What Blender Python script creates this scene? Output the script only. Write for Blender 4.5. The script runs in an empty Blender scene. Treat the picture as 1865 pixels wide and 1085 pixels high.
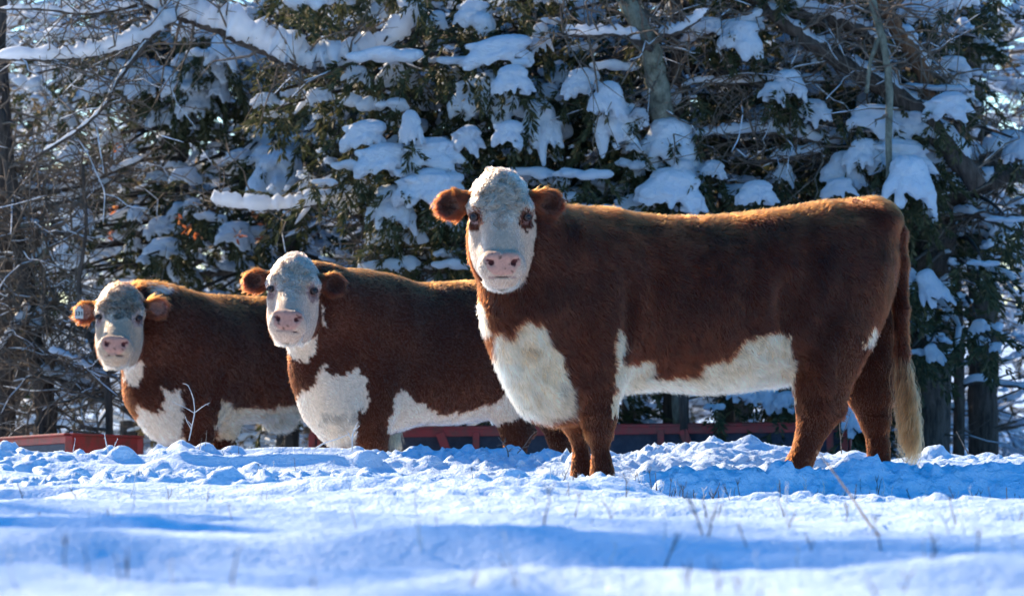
import bpy, math, random
import numpy as np
from mathutils import Vector, Matrix

# ------------------------------------------------------------------ camera, sky, sun, exposure
SC = bpy.context.scene
COL = SC.collection
RNG = np.random.default_rng(7)
random.seed(7)

FPX, CX, HY, ZC = 7400.0, 932.5, 700.0, 0.446       # photo pixels: focal length, centre column, horizon row; camera height (m)
cam_d = bpy.data.cameras.new("camera")
cam = bpy.data.objects.new("camera", cam_d)
COL.objects.link(cam)
cam.location = (0, 0, ZC)
cam.rotation_euler = (math.pi / 2, 0, 0)
cam_d.sensor_width = 36.0
cam_d.lens = FPX / 1865.0 * 36.0
cam_d.shift_y = (HY - 542.5) / 1865.0
cam_d.clip_start = 0.5
cam_d.clip_end = 3000
cam_d.dof.use_dof = True
cam_d.dof.focus_distance = 19.8
cam_d.dof.aperture_fstop = 5.0
SC.camera = cam

SUN_EL, SUN_AZ = math.radians(29), math.radians(-40)     # azimuth from +Y, negative = to the left of the frame
world = bpy.data.worlds.new("World")
SC.world = world
world.use_nodes = True
wn = world.node_tree
bg = wn.nodes["Background"]
sky = wn.nodes.new("ShaderNodeTexSky")
sky.sky_type = 'NISHITA'
sky.sun_disc = False
sky.sun_elevation = SUN_EL
sky.sun_rotation = SUN_AZ
sky.altitude = 300
sky.air_density = 1.0
sky.dust_density = 0.3
sky.ozone_density = 4.0
hs = wn.nodes.new("ShaderNodeHueSaturation"); hs.inputs["Saturation"].default_value = 1.4
wn.links.new(sky.outputs[0], hs.inputs["Color"]); wn.links.new(hs.outputs[0], bg.inputs[0])
bg.inputs[1].default_value = 0.135
sun_d = bpy.data.lights.new("sun", 'SUN')
sun_d.energy = 5.0
sun_d.angle = math.radians(0.6)
sun_d.color = (1.0, 0.80, 0.57)
sun = bpy.data.objects.new("sun", sun_d)
COL.objects.link(sun)
sun_dir = Vector((math.sin(SUN_AZ) * math.cos(SUN_EL), math.cos(SUN_AZ) * math.cos(SUN_EL), math.sin(SUN_EL)))
sun.rotation_euler = sun_dir.to_track_quat('Z', 'Y').to_euler()
sun.location = (-10, 30, 20)
SC.view_settings.view_transform = 'Standard'
SC.view_settings.look = 'None'
SC.view_settings.gamma = 1
SC.view_settings.exposure = 1.0
SC.cycles.max_bounces = 6
SC.cycles.transparent_max_bounces = 8
SC.cycles.use_denoising = True
SC.cycles.sample_clamp_indirect = 6
SC.cycles.caustics_reflective = False
SC.cycles.caustics_refractive = False

# ------------------------------------------------------------------ helpers
def P(px, py, Y):
    return np.array(((px - CX) * Y / FPX, Y, ZC - (py - HY) * Y / FPX))

def proj(p):
    return CX + FPX * p[:, 0] / p[:, 1], HY + FPX * (ZC - p[:, 2]) / p[:, 1]

def _h(ix, iy, iz, seed):
    n = (ix * 374761393 + iy * 668265263 + iz * 1274126177 + seed * 974634777) & 0xFFFFFFFF
    n = ((n ^ (n >> 13)) * 1103515245) & 0xFFFFFFFF
    n = ((n ^ (n >> 15)) * 2246822519) & 0xFFFFFFFF
    return ((n ^ (n >> 16)) & 0xFFFF).astype(np.float32) / 32767.5 - 1.0

def noise(p, f=1.0, seed=0):
    """smooth value noise in -1..1 on an (n,3) array"""
    q = np.asarray(p, dtype=np.float64) * f
    i = np.floor(q).astype(np.int64)
    t = (q - i)
    t = t * t * (3 - 2 * t)
    r = 0
    for dx in (0, 1):
        wx = t[:, 0] if dx else 1 - t[:, 0]
        for dy in (0, 1):
            wy = t[:, 1] if dy else 1 - t[:, 1]
            for dz in (0, 1):
                wz = t[:, 2] if dz else 1 - t[:, 2]
                r = r + wx * wy * wz * _h(i[:, 0] + dx, i[:, 1] + dy, i[:, 2] + dz, seed)
    return r

def fbm(p, f, seed=0, octv=3):
    r, a = 0, 1.0
    for k in range(octv):
        r = r + a * noise(p, f, seed + k)
        f *= 2.03
        a *= 0.5
    return r

def mesh_np(name, V, F, mat=None, smooth=True):
    """F: (m,3) or (m,4) int array (or list of them)"""
    me = bpy.data.meshes.new(name)
    Fs = F if isinstance(F, list) else [F]
    Fs = [np.asarray(f, dtype=np.int32) for f in Fs if len(f)]
    V = np.asarray(V, dtype=np.float32)
    me.vertices.add(len(V))
    me.vertices.foreach_set("co", V.ravel())
    nl = sum(f.size for f in Fs)
    npoly = sum(len(f) for f in Fs)
    me.loops.add(nl)
    me.polygons.add(npoly)
    me.loops.foreach_set("vertex_index", np.concatenate([f.ravel() for f in Fs]))
    tot = np.concatenate([np.full(len(f), f.shape[1], dtype=np.int32) for f in Fs])
    st = np.concatenate([[0], np.cumsum(tot)[:-1]]).astype(np.int32)
    me.polygons.foreach_set("loop_start", st)
    me.polygons.foreach_set("use_smooth", np.full(npoly, smooth, dtype=bool))
    me.update(calc_edges=True)
    if mat is not None:
        me.materials.append(mat)
    return me

def obj(name, me, parent=None, loc=None):
    o = bpy.data.objects.new(name, me)
    COL.objects.link(o)
    if parent is not None:
        o.parent = parent
    if loc is not None:
        o.location = loc
    return o

def tag(o, label=None, cat=None, group=None, kind=None):
    if label: o['label'] = label
    if cat: o['category'] = cat
    if group: o['group'] = group
    if kind: o['kind'] = kind
    return o

def empty(name, loc, label=None, cat=None, group=None):
    o = bpy.data.objects.new(name, None)
    COL.objects.link(o)
    o.location = loc
    o.empty_display_size = 0.1
    return tag(o, label, cat, group)

def copy_tree(o, parent=None):
    c = o.copy()
    COL.objects.link(c)
    c.parent = parent
    for ch in list(o.children):
        copy_tree(ch, c)
    return c

class MB:
    """collects tubes / boxes / quads into one mesh"""
    def __init__(s):
        s.V, s.T, s.Q, s.n = [], [], [], 0
    def add(s, V, T=None, Q=None):
        V = np.asarray(V, dtype=np.float64).reshape(-1, 3)
        if T is not None and len(T): s.T.append(np.asarray(T) + s.n)
        if Q is not None and len(Q): s.Q.append(np.asarray(Q) + s.n)
        s.V.append(V)
        s.n += len(V)
    def tube(s, pts, rad, sides=6, cap=True, jitter=0.0, squash=None):
        pts = np.asarray(pts, dtype=float)
        n = len(pts)
        rad = np.broadcast_to(np.asarray(rad, dtype=float), (n,))
        d = np.gradient(pts, axis=0)
        d /= np.linalg.norm(d, axis=1)[:, None] + 1e-9
        ref = np.array((0.13, 0.21, 1.0)) if abs(d[:, 2]).mean() < 0.8 else np.array((1.0, 0.2, 0.1))
        u = np.cross(d, ref); u /= np.linalg.norm(u, axis=1)[:, None] + 1e-9
        v = np.cross(d, u)
        a = np.arange(sides) / sides * 2 * math.pi
        rr = rad[:, None] * (1 + jitter * RNG.uniform(-1, 1, (n, sides)))
        V = pts[:, None, :] + rr[..., None] * (np.cos(a)[None, :, None] * u[:, None, :] + np.sin(a)[None, :, None] * v[:, None, :])
        i = np.arange(n - 1)[:, None] * sides + np.arange(sides)[None, :]
        j = np.arange(n - 1)[:, None] * sides + (np.arange(sides)[None, :] + 1) % sides
        Q = np.stack([i, j, j + sides, i + sides], -1).reshape(-1, 4)
        V = V.reshape(-1, 3)
        T = []
        if cap:
            V = np.vstack([V, pts[0], pts[-1]])
            c0, c1 = n * sides, n * sides + 1
            k = np.arange(sides); k2 = (k + 1) % sides
            T = np.vstack([np.stack([k2, k, np.full(sides, c0)], -1),
                           np.stack([k + (n - 1) * sides, k2 + (n - 1) * sides, np.full(sides, c1)], -1)])
        s.add(V, T, Q)
    def box(s, c, h, M=None):
        """centre, half sizes, optional 3x3 rotation; bevelled a little by chamfered corners being left sharp"""
        k = np.array([[x, y, z] for x in (-1, 1) for y in (-1, 1) for z in (-1, 1)], dtype=float) * np.asarray(h)
        if M is not None: k = k @ np.asarray(M).T
        Q = [[0, 1, 3, 2], [4, 6, 7, 5], [0, 4, 5, 1], [2, 3, 7, 6], [0, 2, 6, 4], [1, 5, 7, 3]]
        s.add(k + np.asarray(c), None, Q)
    def bar(s, a, b, w, t, up=(0, 0, 1)):
        """rectangular bar from a to b, w across, t along 'up'"""
        a, b = np.asarray(a, float), np.asarray(b, float)
        d = b - a; L = np.linalg.norm(d); d /= L
        v = np.cross(np.asarray(up, float), d)
        if np.linalg.norm(v) < 1e-3: v = np.cross((0, 1, 0), d)
        v /= np.linalg.norm(v); u = np.cross(d, v)
        s.box((a + b) / 2, (L / 2, w / 2, t / 2), np.stack([d, v, u], 1))
    def mesh(s, name, mat, smooth=True):
        F = []
        if s.Q: F.append(np.vstack(s.Q))
        if s.T: F.append(np.vstack(s.T))
        return mesh_np(name, np.vstack(s.V), F, mat, smooth)

# ---- signed distance modelling + surface nets
class Vol:
    def __init__(s, lo, hi, h):
        s.lo = np.asarray(lo, float); s.h = h
        s.n = np.ceil((np.asarray(hi, float) - s.lo) / h).astype(int) + 1
        s.f = np.full(tuple(s.n), 0.5, dtype=np.float32)
    def sl(s, lo, hi):
        a = np.clip(np.floor((np.asarray(lo) - s.lo) / s.h).astype(int), 0, s.n)
        b = np.clip(np.ceil((np.asarray(hi) - s.lo) / s.h).astype(int) + 1, 0, s.n)
        ax = [(s.lo[k] + s.h * np.arange(a[k], b[k])).astype(np.float32) for k in range(3)]
        return (slice(a[0], b[0]), slice(a[1], b[1]), slice(a[2], b[2])), np.meshgrid(*ax, indexing='ij', sparse=True)
    def put(s, sl, d, k, sub=False):
        a = s.f[sl]
        if sub:
            b = -d
            h = np.maximum(k - np.abs(a - b), 0) / k
            s.f[sl] = np.maximum(a, b) + h * h * k * 0.25
        else:
            h = np.maximum(k - np.abs(a - d), 0) / k
            s.f[sl] = np.minimum(a, d) - h * h * k * 0.25
    def prim(s, pr, k=0.06, sub=False):
        lo, hi = prim_box(pr)
        m = 0.14 if not sub else 0.03
        sl, G = s.sl(lo - m, hi + m)
        if 0 in s.f[sl].shape: return
        s.put(sl, prim_d(pr, G[0], G[1], G[2]), k, sub)
    def nets(s):
        f = s.f
        neg = f < 0
        nx, ny, nz = f.shape
        c = np.zeros((nx - 1, ny - 1, nz - 1), dtype=np.int8)
        for a in (0, 1):
            for b in (0, 1):
                for d in (0, 1):
                    c += neg[a:nx - 1 + a, b:ny - 1 + b, d:nz - 1 + d]
        cells = np.argwhere((c > 0) & (c < 8))
        idx = -np.ones(c.shape, dtype=np.int64)
        idx[tuple(cells.T)] = np.arange(len(cells))
        acc = np.zeros((len(cells), 3)); cnt = np.zeros(len(cells))
        cor = [(a, b, d) for a in (0, 1) for b in (0, 1) for d in (0, 1)]
        val = {q: f[cells[:, 0] + q[0], cells[:, 1] + q[1], cells[:, 2] + q[2]] for q in cor}
        for q in cor:
            for ax in range(3):
                if q[ax] == 0:
                    r = list(q); r[ax] = 1; r = tuple(r)
                    va, vb = val[q], val[r]
                    m = (va < 0) != (vb < 0)
                    t = np.where(m, va / np.where(m, va - vb, 1), 0)
                    p = np.array(q, float)[None, :].repeat(len(cells), 0)
                    p[:, ax] = t
                    acc[m] += p[m]; cnt[m] += 1
        V = s.lo + s.h * (cells + acc / cnt[:, None])
        Q = []
        for ax in range(3):
            o1, o2 = [(1, 2), (2, 0), (0, 1)][ax]
            s0 = [slice(None)] * 3; s1 = [slice(None)] * 3
            s0[ax] = slice(0, -1); s1[ax] = slice(1, None)
            A, B = neg[tuple(s0)], neg[tuple(s1)]
            e = np.argwhere(A != B)
            ok = (e[:, o1] > 0) & (e[:, o2] > 0) & (e[:, o1] < f.shape[o1] - 1) & (e[:, o2] < f.shape[o2] - 1)
            e = e[ok]
            w = A[tuple(e.T)]
            def g(d1, d2):
                q = e.copy(); q[:, o1] -= d1; q[:, o2] -= d2
                return idx[tuple(q.T)]
            q = np.stack([g(1, 1), g(0, 1), g(0, 0), g(1, 0)], -1)
            q[~w] = q[~w][:, ::-1]
            Q.append(q)
        Q = np.vstack(Q)
        return V, Q[(Q >= 0).all(1)]

def prim_box(pr):
    t = pr[0]
    if t == 'e':
        c, r = np.asarray(pr[1]), np.asarray(pr[2])
        R = r.max() if len(pr) > 3 else r
        return c - R, c + R
    if t == 'c':
        a, b, ra, rb = np.asarray(pr[1]), np.asarray(pr[2]), pr[3], pr[4]
        return np.minimum(a - ra, b - rb), np.maximum(a + ra, b + rb)

def prim_d(pr, x, y, z):
    if pr[0] == 'e':
        c, r = pr[1], pr[2]
        X, Y, Z = x - c[0], y - c[1], z - c[2]
        if len(pr) > 3:
            M = pr[3]                     # rows = local axes
            X, Y, Z = [M[i][0] * X + M[i][1] * Y + M[i][2] * Z for i in range(3)]
        k0 = np.sqrt((X / r[0]) ** 2 + (Y / r[1]) ** 2 + (Z / r[2]) ** 2) + 1e-6
        k1 = np.sqrt((X / r[0] ** 2) ** 2 + (Y / r[1] ** 2) ** 2 + (Z / r[2] ** 2) ** 2) + 1e-6
        return (k0 * (k0 - 1) / k1).astype(np.float32)
    a, b, ra, rb = np.asarray(pr[1]), np.asarray(pr[2]), pr[3], pr[4]
    d = b - a
    L2 = float(d @ d) + 1e-9
    X, Y, Z = x - a[0], y - a[1], z - a[2]
    t = np.clip((X * d[0] + Y * d[1] + Z * d[2]) / L2, 0, 1)
    return (np.sqrt((X - t * d[0]) ** 2 + (Y - t * d[1]) ** 2 + (Z - t * d[2]) ** 2) - (ra + (rb - ra) * t)).astype(np.float32)

def sdf_at(prims, p, big=9.0):
    d = np.full(len(p), big)
    for pr in prims:
        d = np.minimum(d, prim_d(pr, p[:, 0], p[:, 1], p[:, 2]))
    return d

# ---- materials
def mat_base(name, rough=0.6, color=(0.5, 0.5, 0.5), spec=0.3):
    m = bpy.data.materials.new(name)
    m.use_nodes = True
    b = m.node_tree.nodes["Principled BSDF"]
    b.inputs["Base Color"].default_value = (*color, 1)
    b.inputs["Roughness"].default_value = rough
    b.inputs["Specular IOR Level"].default_value = spec
    return m, m.node_tree, b

def n_noise(nt, scale, detail=4, rough=0.6, coord='Object', vscale=None):
    tc = nt.nodes.new("ShaderNodeTexCoord")
    n = nt.nodes.new("ShaderNodeTexNoise")
    n.inputs["Scale"].default_value = scale
    n.inputs["Detail"].default_value = detail
    n.inputs["Roughness"].default_value = rough
    if vscale:
        mp = nt.nodes.new("ShaderNodeMapping")
        mp.inputs["Scale"].default_value = vscale
        nt.links.new(tc.outputs[coord], mp.inputs[0])
        nt.links.new(mp.outputs[0], n.inputs[0])
    else:
        nt.links.new(tc.outputs[coord], n.inputs[0])
    return n

def n_ramp(nt, src, stops):
    r = nt.nodes.new("ShaderNodeValToRGB")
    e = r.color_ramp.elements
    while len(e) < len(stops): e.new(0.5)
    for k, (p, c) in enumerate(stops):
        e[k].position = p
        e[k].color = (*c, 1)
    nt.links.new(src, r.inputs[0])
    return r

def n_bump(nt, bsdf, src, strength, dist):
    b = nt.nodes.new("ShaderNodeBump")
    b.inputs["Strength"].default_value = strength
    b.inputs["Distance"].default_value = dist
    nt.links.new(src, b.inputs["Height"])
    nt.links.new(b.outputs[0], bsdf.inputs["Normal"])
    return b

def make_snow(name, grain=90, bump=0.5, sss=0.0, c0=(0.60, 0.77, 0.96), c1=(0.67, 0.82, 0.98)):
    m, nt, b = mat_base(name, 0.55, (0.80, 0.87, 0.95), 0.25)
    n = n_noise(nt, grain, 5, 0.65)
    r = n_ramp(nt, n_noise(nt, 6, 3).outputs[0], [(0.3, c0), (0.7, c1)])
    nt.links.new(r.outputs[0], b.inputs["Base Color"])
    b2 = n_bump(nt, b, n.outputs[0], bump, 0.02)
    b3 = nt.nodes.new("ShaderNodeBump"); b3.inputs["Strength"].default_value = bump; b3.inputs["Distance"].default_value = 0.04
    nt.links.new(n_noise(nt, grain * .32, 4, .6).outputs[0], b3.inputs["Height"]); nt.links.new(b3.outputs[0], b2.inputs["Normal"])
    if sss:
        b.inputs["Subsurface Weight"].default_value = sss
        b.inputs["Subsurface Radius"].default_value = (0.4, 0.7, 1.0)
        b.inputs["Subsurface Scale"].default_value = 0.03
    return m

def make_bark(name, c0, c1, stretch=(1, 1, 0.15), scale=30):
    m, nt, b = mat_base(name, 0.85, c0, 0.15)
    n = n_noise(nt, scale, 6, 0.7, vscale=stretch)
    r = n_ramp(nt, n.outputs[0], [(0.35, c0), (0.65, c1)])
    nt.links.new(r.outputs[0], b.inputs["Base Color"])
    n_bump(nt, b, n.outputs[0], 1.0, 0.03)
    return m

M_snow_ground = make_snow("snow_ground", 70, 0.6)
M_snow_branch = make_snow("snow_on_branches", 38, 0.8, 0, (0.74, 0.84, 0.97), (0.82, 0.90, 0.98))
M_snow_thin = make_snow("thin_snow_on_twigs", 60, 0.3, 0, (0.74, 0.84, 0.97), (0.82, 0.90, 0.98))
for _m, _f in ((M_snow_thin, .52), (M_snow_branch, .25)):
    _t = _m.node_tree
    _tr = _t.nodes.new("ShaderNodeBsdfTranslucent"); _tr.inputs[0].default_value = (0.85, 0.88, 0.92, 1)
    _mx = _t.nodes.new("ShaderNodeMixShader"); _mx.inputs[0].default_value = _f
    _t.links.new(_t.nodes["Principled BSDF"].outputs[0], _mx.inputs[1]); _t.links.new(_tr.outputs[0], _mx.inputs[2])
    _t.links.new(_mx.outputs[0], _t.nodes["Material Output"].inputs[0])
M_bark_dark = make_bark("cedar_bark", (0.035, 0.028, 0.024), (0.12, 0.095, 0.08))
M_bark_grey = make_bark("lichen_bark", (0.07, 0.075, 0.06), (0.24, 0.25, 0.20), (1, 1, 0.5), 18)
M_bark_rust = make_bark("rusty_bark", (0.10, 0.05, 0.03), (0.25, 0.14, 0.08), (1, 1, 0.3), 22)
M_twig = make_bark("twig_bark", (0.09, 0.072, 0.058), (0.24, 0.19, 0.15), (1, 1, 1), 20)

# ------------------------------------------------------------------ snow ground
CREST = np.array([(-400, 822), (0, 818), (90, 821), (170, 824), (265, 824), (300, 816), (330, 808), (350, 814), (420, 818), (500, 812), (560, 813), (640, 815), (700, 820),
                  (745, 812), (800, 820), (840, 822), (870, 817), (930, 822), (1000, 822), (1060, 830), (1125, 828), (1200, 818), (1260, 806), (1300, 799),
                  (1350, 797), (1400, 801), (1440, 810), (1500, 826), (1560, 820), (1620, 836), (1680, 824), (1720, 819), (1780, 824), (1840, 821), (2000, 820), (2400, 822)], float)

def _clods(n, x0, x1, y0, y1, r0, r1, seed):
    g = np.random.default_rng(seed)
    return np.stack([g.uniform(x0, x1, n), g.uniform(y0, y1, n), r0 + (r1 - r0) * g.random(n) ** 2.5, g.uniform(0.5, 1.0, n)], 1)

CLODS = np.vstack([_clods(420, -3.2, 3.2, 19.6, 22.3, 0.015, 0.085, 3), _clods(260, -3.0, 3.0, 17.4, 19.6, 0.015, 0.075, 4)])

def ground_h(x, y, fine=True):
    x = np.asarray(x, float); y = np.asarray(y, float)
    p = np.stack([x, y, np.zeros_like(x)], -1).reshape(-1, 3)
    base = np.interp(y, [0, 5, 7, 10, 13, 16, 18, 18.9, 19.4, 19.8, 20.4, 21.0], [0.2, 0.16, 0.085, 0.055, 0.03, 0.012, 0.0, -0.012, -0.045, -0.065, -0.045, 0.02])
    # crest: its row in the photograph at its own distance
    pxx = CX + FPX * x / np.maximum(y, 1)
    yc = 21.8
    zc = ZC - (np.interp(pxx, CREST[:, 0], CREST[:, 1]) - HY) * yc / FPX - .028
    ml = np.clip((760 - pxx) / 160, 0, 1)
    t = np.clip((y - 20.6 - .05 * np.sin(x * 4)) / ((yc - 20.6) * (1 - .62 * ml)), 0, 1); t = t * t * (3 - 2 * t)
    z = base + (zc - base) * t
    t2 = np.clip((y - yc) / 1.3, 0, 1); t2 = t2 * t2 * (3 - 2 * t2)
    back = -0.34 + 0.02 * noise(p, 0.5, 5).reshape(x.shape)
    z = z + (back - z) * t2
    # bank in front of the nearest cow, right of her forelegs, its face turned from the sun
    mr = np.clip((pxx - 1110) / 170, 0, 1); mr = mr * mr * (3 - 2 * mr)
    edge = 18.72 + .16 * noise(p, 1.4, 91).reshape(x.shape) + .07 * noise(p, 5, 92).reshape(x.shape)
    k1 = np.clip((edge - y) / .34, 0, 1); k1 = k1 * k1 * (3 - 2 * k1)
    z = z + mr * (.052 * np.clip((y - 17.6) / .8, 0, 1) * (1 - np.clip((y - 19.0) / .8, 0, 1)) - .115 * k1 * np.clip((y - 14.8) / 2.6, 0, 1))
    # far rise behind the wood
    far = np.clip((y - 45) / 75, 0, 1)
    z = z + 3.0 * far * far * (3 - 2 * far)
    # drifts, long and low, lying across the view
    q = p.copy(); q[:, 0] *= 0.42
    near = 1 - np.clip((y - 19) / 2.5, 0, 1)
    z = z + near * (0.050 * noise(q, 0.62, 11) + 0.038 * noise(q, 1.7, 12) + .028 * noise(q, 4.5, 13)).reshape(x.shape)
    if fine:
        churn = (.35 * np.clip((y - 13) / 1.5, 0, 1) + .65 * np.clip((y - 16.4) / 1.6, 0, 1)) * (1 - np.clip((y - 26) / 3, 0, 1))
        r1 = 1 - np.abs(noise(q, 3.6, 21)).reshape(x.shape)
        r2 = 1 - np.abs(noise(p, 9.0, 22)).reshape(x.shape)
        r3 = noise(p, 22, 23).reshape(x.shape)
        r4 = noise(p, 45, 24).reshape(x.shape)
        patch = np.clip(.5 + 1.5 * noise(q, 1.6, 25).reshape(x.shape), .08, 1.3)
        z = z + (0.075 * churn + 0.016) * (r1 ** 2 - 0.5) * 0.6 + churn * patch * (0.024 * (r2 ** 2 - 0.5) + 0.020 * r3 + 0.015 * r4) + 0.006 * r3 * (1 - churn) * near
        # trodden tracks nearer the camera
        for (ty, amp, ph) in ((16.2, .085, 5.3), (14.8, .085, 0.3), (13.2, .07, 1.7), (11.4, .065, 4.0), (9.8, .055, 2.2), (8.4, .05, 3.3), (7.6, .04, .9)):
            c = ty + 0.22 * np.sin(x * 0.9 + ph) + 0.06 * x + .12 * np.sin(x * 3.1 + ph)
            holes = np.clip(0.55 + 0.9 * noise(q * np.array([2.2, .6, 1]), 1.7, int(ty * 10)).reshape(x.shape), 0, 1)
            z = z - amp * np.exp(-((y - c) / 0.20) ** 2) * holes + amp * 0.55 * np.exp(-((y - c - 0.42) / 0.18) ** 2) * holes
    return z

def add_clods(xs, ys, Z):
    for cx, cy, r, hh in CLODS:
        i0, i1 = np.searchsorted(xs, [cx - r, cx + r]); j0, j1 = np.searchsorted(ys, [cy - r, cy + r])
        if i1 <= i0 or j1 <= j0: continue
        d2 = ((xs[i0:i1, None] - cx) ** 2 + (ys[None, j0:j1] - cy) ** 2) / r ** 2
        Z[i0:i1, j0:j1] += r * hh * 0.75 * np.sqrt(np.clip(1 - d2, 0, 1))

def build_ground():
    xs = np.concatenate([-np.geomspace(3.3, 260, 46)[::-1], np.arange(-3.2, 3.2, 0.0195), np.geomspace(3.2, 260, 46)])
    ys = np.concatenate([[-30, -8, 0, 2, 3], np.arange(4, 12, 0.05), np.arange(12, 16.6, 0.03), np.arange(16.6, 22.6, 0.0175), np.geomspace(22.6, 700, 90)])
    X, Y = np.meshgrid(xs, ys, indexing='ij')
    Z = ground_h(X, Y)
    add_clods(xs, ys, Z)
    nx, ny = X.shape
    i = np.arange(nx - 1)[:, None] * ny + np.arange(ny - 1)[None, :]
    Q = np.stack([i, i + ny, i + ny + 1, i + 1], -1).reshape(-1, 4)
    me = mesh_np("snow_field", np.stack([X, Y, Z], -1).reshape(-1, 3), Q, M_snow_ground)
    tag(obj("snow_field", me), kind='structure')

build_ground()

# ------------------------------------------------------------------ cattle
def cow_mats():
    m, nt, b = mat_base("hide", 0.75, (0.2, 0.06, 0.03), 0.15)
    a = nt.nodes.new("ShaderNodeAttribute"); a.attribute_name = "coat"
    n = n_noise(nt, 60, 4)
    mx = nt.nodes.new("ShaderNodeMix"); mx.data_type = 'RGBA'; mx.blend_type = 'MULTIPLY'
    mx.inputs[0].default_value = 0.5
    nt.links.new(a.outputs["Color"], mx.inputs[6])
    r = n_ramp(nt, n.outputs[0], [(0.3, (0.5, 0.5, 0.5)), (0.7, (1, 1, 1))])
    nt.links.new(r.outputs[0], mx.inputs[7])
    nt.links.new(mx.outputs[2], b.inputs["Base Color"])
    n_bump(nt, b, n_noise(nt, 140, 3, vscale=(1, 1, .4)).outputs[0], 0.5, 0.01)
    h = bpy.data.materials.new("fur"); h.use_nodes = True
    t = h.node_tree
    for nd in list(t.nodes): t.nodes.remove(nd)
    out = t.nodes.new("ShaderNodeOutputMaterial")
    pr = t.nodes.new("ShaderNodeBsdfHairPrincipled")
    pr.parametrization = 'COLOR'
    at = t.nodes.new("ShaderNodeAttribute"); at.attribute_name = "coat"
    t.links.new(at.outputs["Color"], pr.inputs["Color"])
    pr.inputs["IOR"].default_value = 1.46
    pr.inputs["Roughness"].default_value = 0.38
    pr.inputs["Radial Roughness"].default_value = 0.6
    pr.inputs["Random Roughness"].default_value = 0.3
    t.links.new(pr.outputs[0], out.inputs["Surface"])
    e, nt3, b3 = mat_base("eye_surface", 0.12, (0.012, 0.010, 0.012), 0.35)
    l = mat_base("eyelid", 0.5, (0.05, 0.02, 0.015), 0.4)[0]
    p = mat_base("tag_plastic", 0.4, (0.42, 0.42, 0.40), 0.4)[0]
    k = mat_base("tag_print", 0.6, (0.02, 0.02, 0.03), 0.2)[0]
    return m, h, e, l, p, k

M_hide, M_fur, M_eye, M_lid, M_tag, M_print = cow_mats()

RED = np.array((0.066, 0.0105, 0.0022))
WHITE = np.array((0.88, 0.645, 0.48))
CREAM = np.array((0.91, 0.60, 0.36))
PINK = np.array((0.68, 0.33, 0.25))

def in_poly(px, py, poly):
    poly = np.asarray(poly, float)
    r = np.zeros(len(px), bool)
    j = len(poly) - 1
    for i in range(len(poly)):
        xi, yi = poly[i]; xj, yj = poly[j]
        c = ((yi > py) != (yj > py)) & (px < (xj - xi) * (py - yi) / (yj - yi + 1e-9) + xi)
        r ^= c
        j = i
    return r

def head_prims(S):
    """head template in metres about the point between the eyes, turned by S['R'] and scaled by S['s']"""
    e, c = 'e', 'c'
    T = dict(
        skull=[(e, (0, .06, .10), (.142, .14, .148)), (e, (0, -.035, .085), (.128, .095, .15)), (e, (0, .02, .18), (.096, .10, .088)),
               (c, (0, -.065, .04), (0, -.195, -.12), .098, .074), (c, (0, -.195, -.12), (0, -.245, -.19), .074, .082),
               (e, (.080, .075, -.05), (.070, .14, .165)), (e, (-.080, .075, -.05), (.070, .14, .165)),
               (e, (.060, .0, -.13), (.056, .15, .12)), (e, (-.060, .0, -.13), (.056, .15, .12)),
               (e, (0, -.235, -.195), (.112, .080, .076)), (e, (0, -.19, -.255), (.074, .080, .040)),
               (e, (.055, -.262, -.182), (.048, .052, .052)), (e, (-.055, -.262, -.182), (.048, .052, .052)),
               (c, (.098, -.075, .098), (.132, -.02, .088), .036, .03), (c, (-.098, -.075, .098), (-.132, -.02, .088), .036, .03),
               (c, (.118, -.03, .0), (.105, -.02, -.06), .03, .025), (c, (-.118, -.03, .0), (-.105, -.02, -.06), .03, .025),
               (c, (.026, -.318, -.146), (.062, -.302, -.150), .020, .020), (c, (-.026, -.318, -.146), (-.062, -.302, -.150), .020, .020)],
        cut=[(e, (.052, -.325, -.176), (.013, .026, .015)), (e, (-.052, -.325, -.176), (.013, .026, .015)),
             (c, (.052, -.33, -.168), (.074, -.315, -.160), .008, .005), (c, (-.052, -.33, -.168), (-.074, -.315, -.160), .008, .005),
             (e, (0, -.305, -.238), (.070, .05, .004)),
             (e, (.130, -.085, .050), (.026, .03, .022)), (e, (-.130, -.085, .050), (.026, .03, .022))])
    s, R, o = S['s'], S['R'], S['o']
    def tr(pr):
        if pr[0] == 'e':
            M = R.T
            return ('e', o + s * (R @ np.array(pr[1])), np.array(pr[2]) * s, M)
        return ('c', o + s * (R @ np.array(pr[1])), o + s * (R @ np.array(pr[2])), pr[3] * s, pr[4] * s)
    skull = [tr(q) for q in T['skull']]
    cut = [tr(q) for q in T['cut']]
    ears, ecut = [], []
    for sd, ang in ((-1, S['ear'][0]), (1, S['ear'][1])):
        a = math.radians(ang)                        # droop below horizontal
        ax = np.array((sd * math.cos(a), 0.10, -math.sin(a)))
        ax /= np.linalg.norm(ax)
        root = np.array((sd * .120, .04, .130))
        w = np.cross(ax, (0, 1, 0)); w /= np.linalg.norm(w)
        n = np.cross(w, ax)
        L = S.get('earlen', 1.0)
        cen = root + ax * .118 * L
        M0 = np.stack([ax, n, w])
        Mw = M0 @ R.T
        ears.append(('e', o + s * (R @ cen), np.array((.092 * L, .034, .068)) * s, Mw))
        ears.append(('c', o + s * (R @ root), o + s * (R @ (root + ax * .07)), .048 * s, .045 * s))
        f = n if n[1] < 0 else -n
        ecut.append(('e', o + s * (R @ (cen + ax * .012 + f * .036)), np.array((.056 * L, .032, .037)) * s, Mw))
    return skull, cut, ears, ecut

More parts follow.
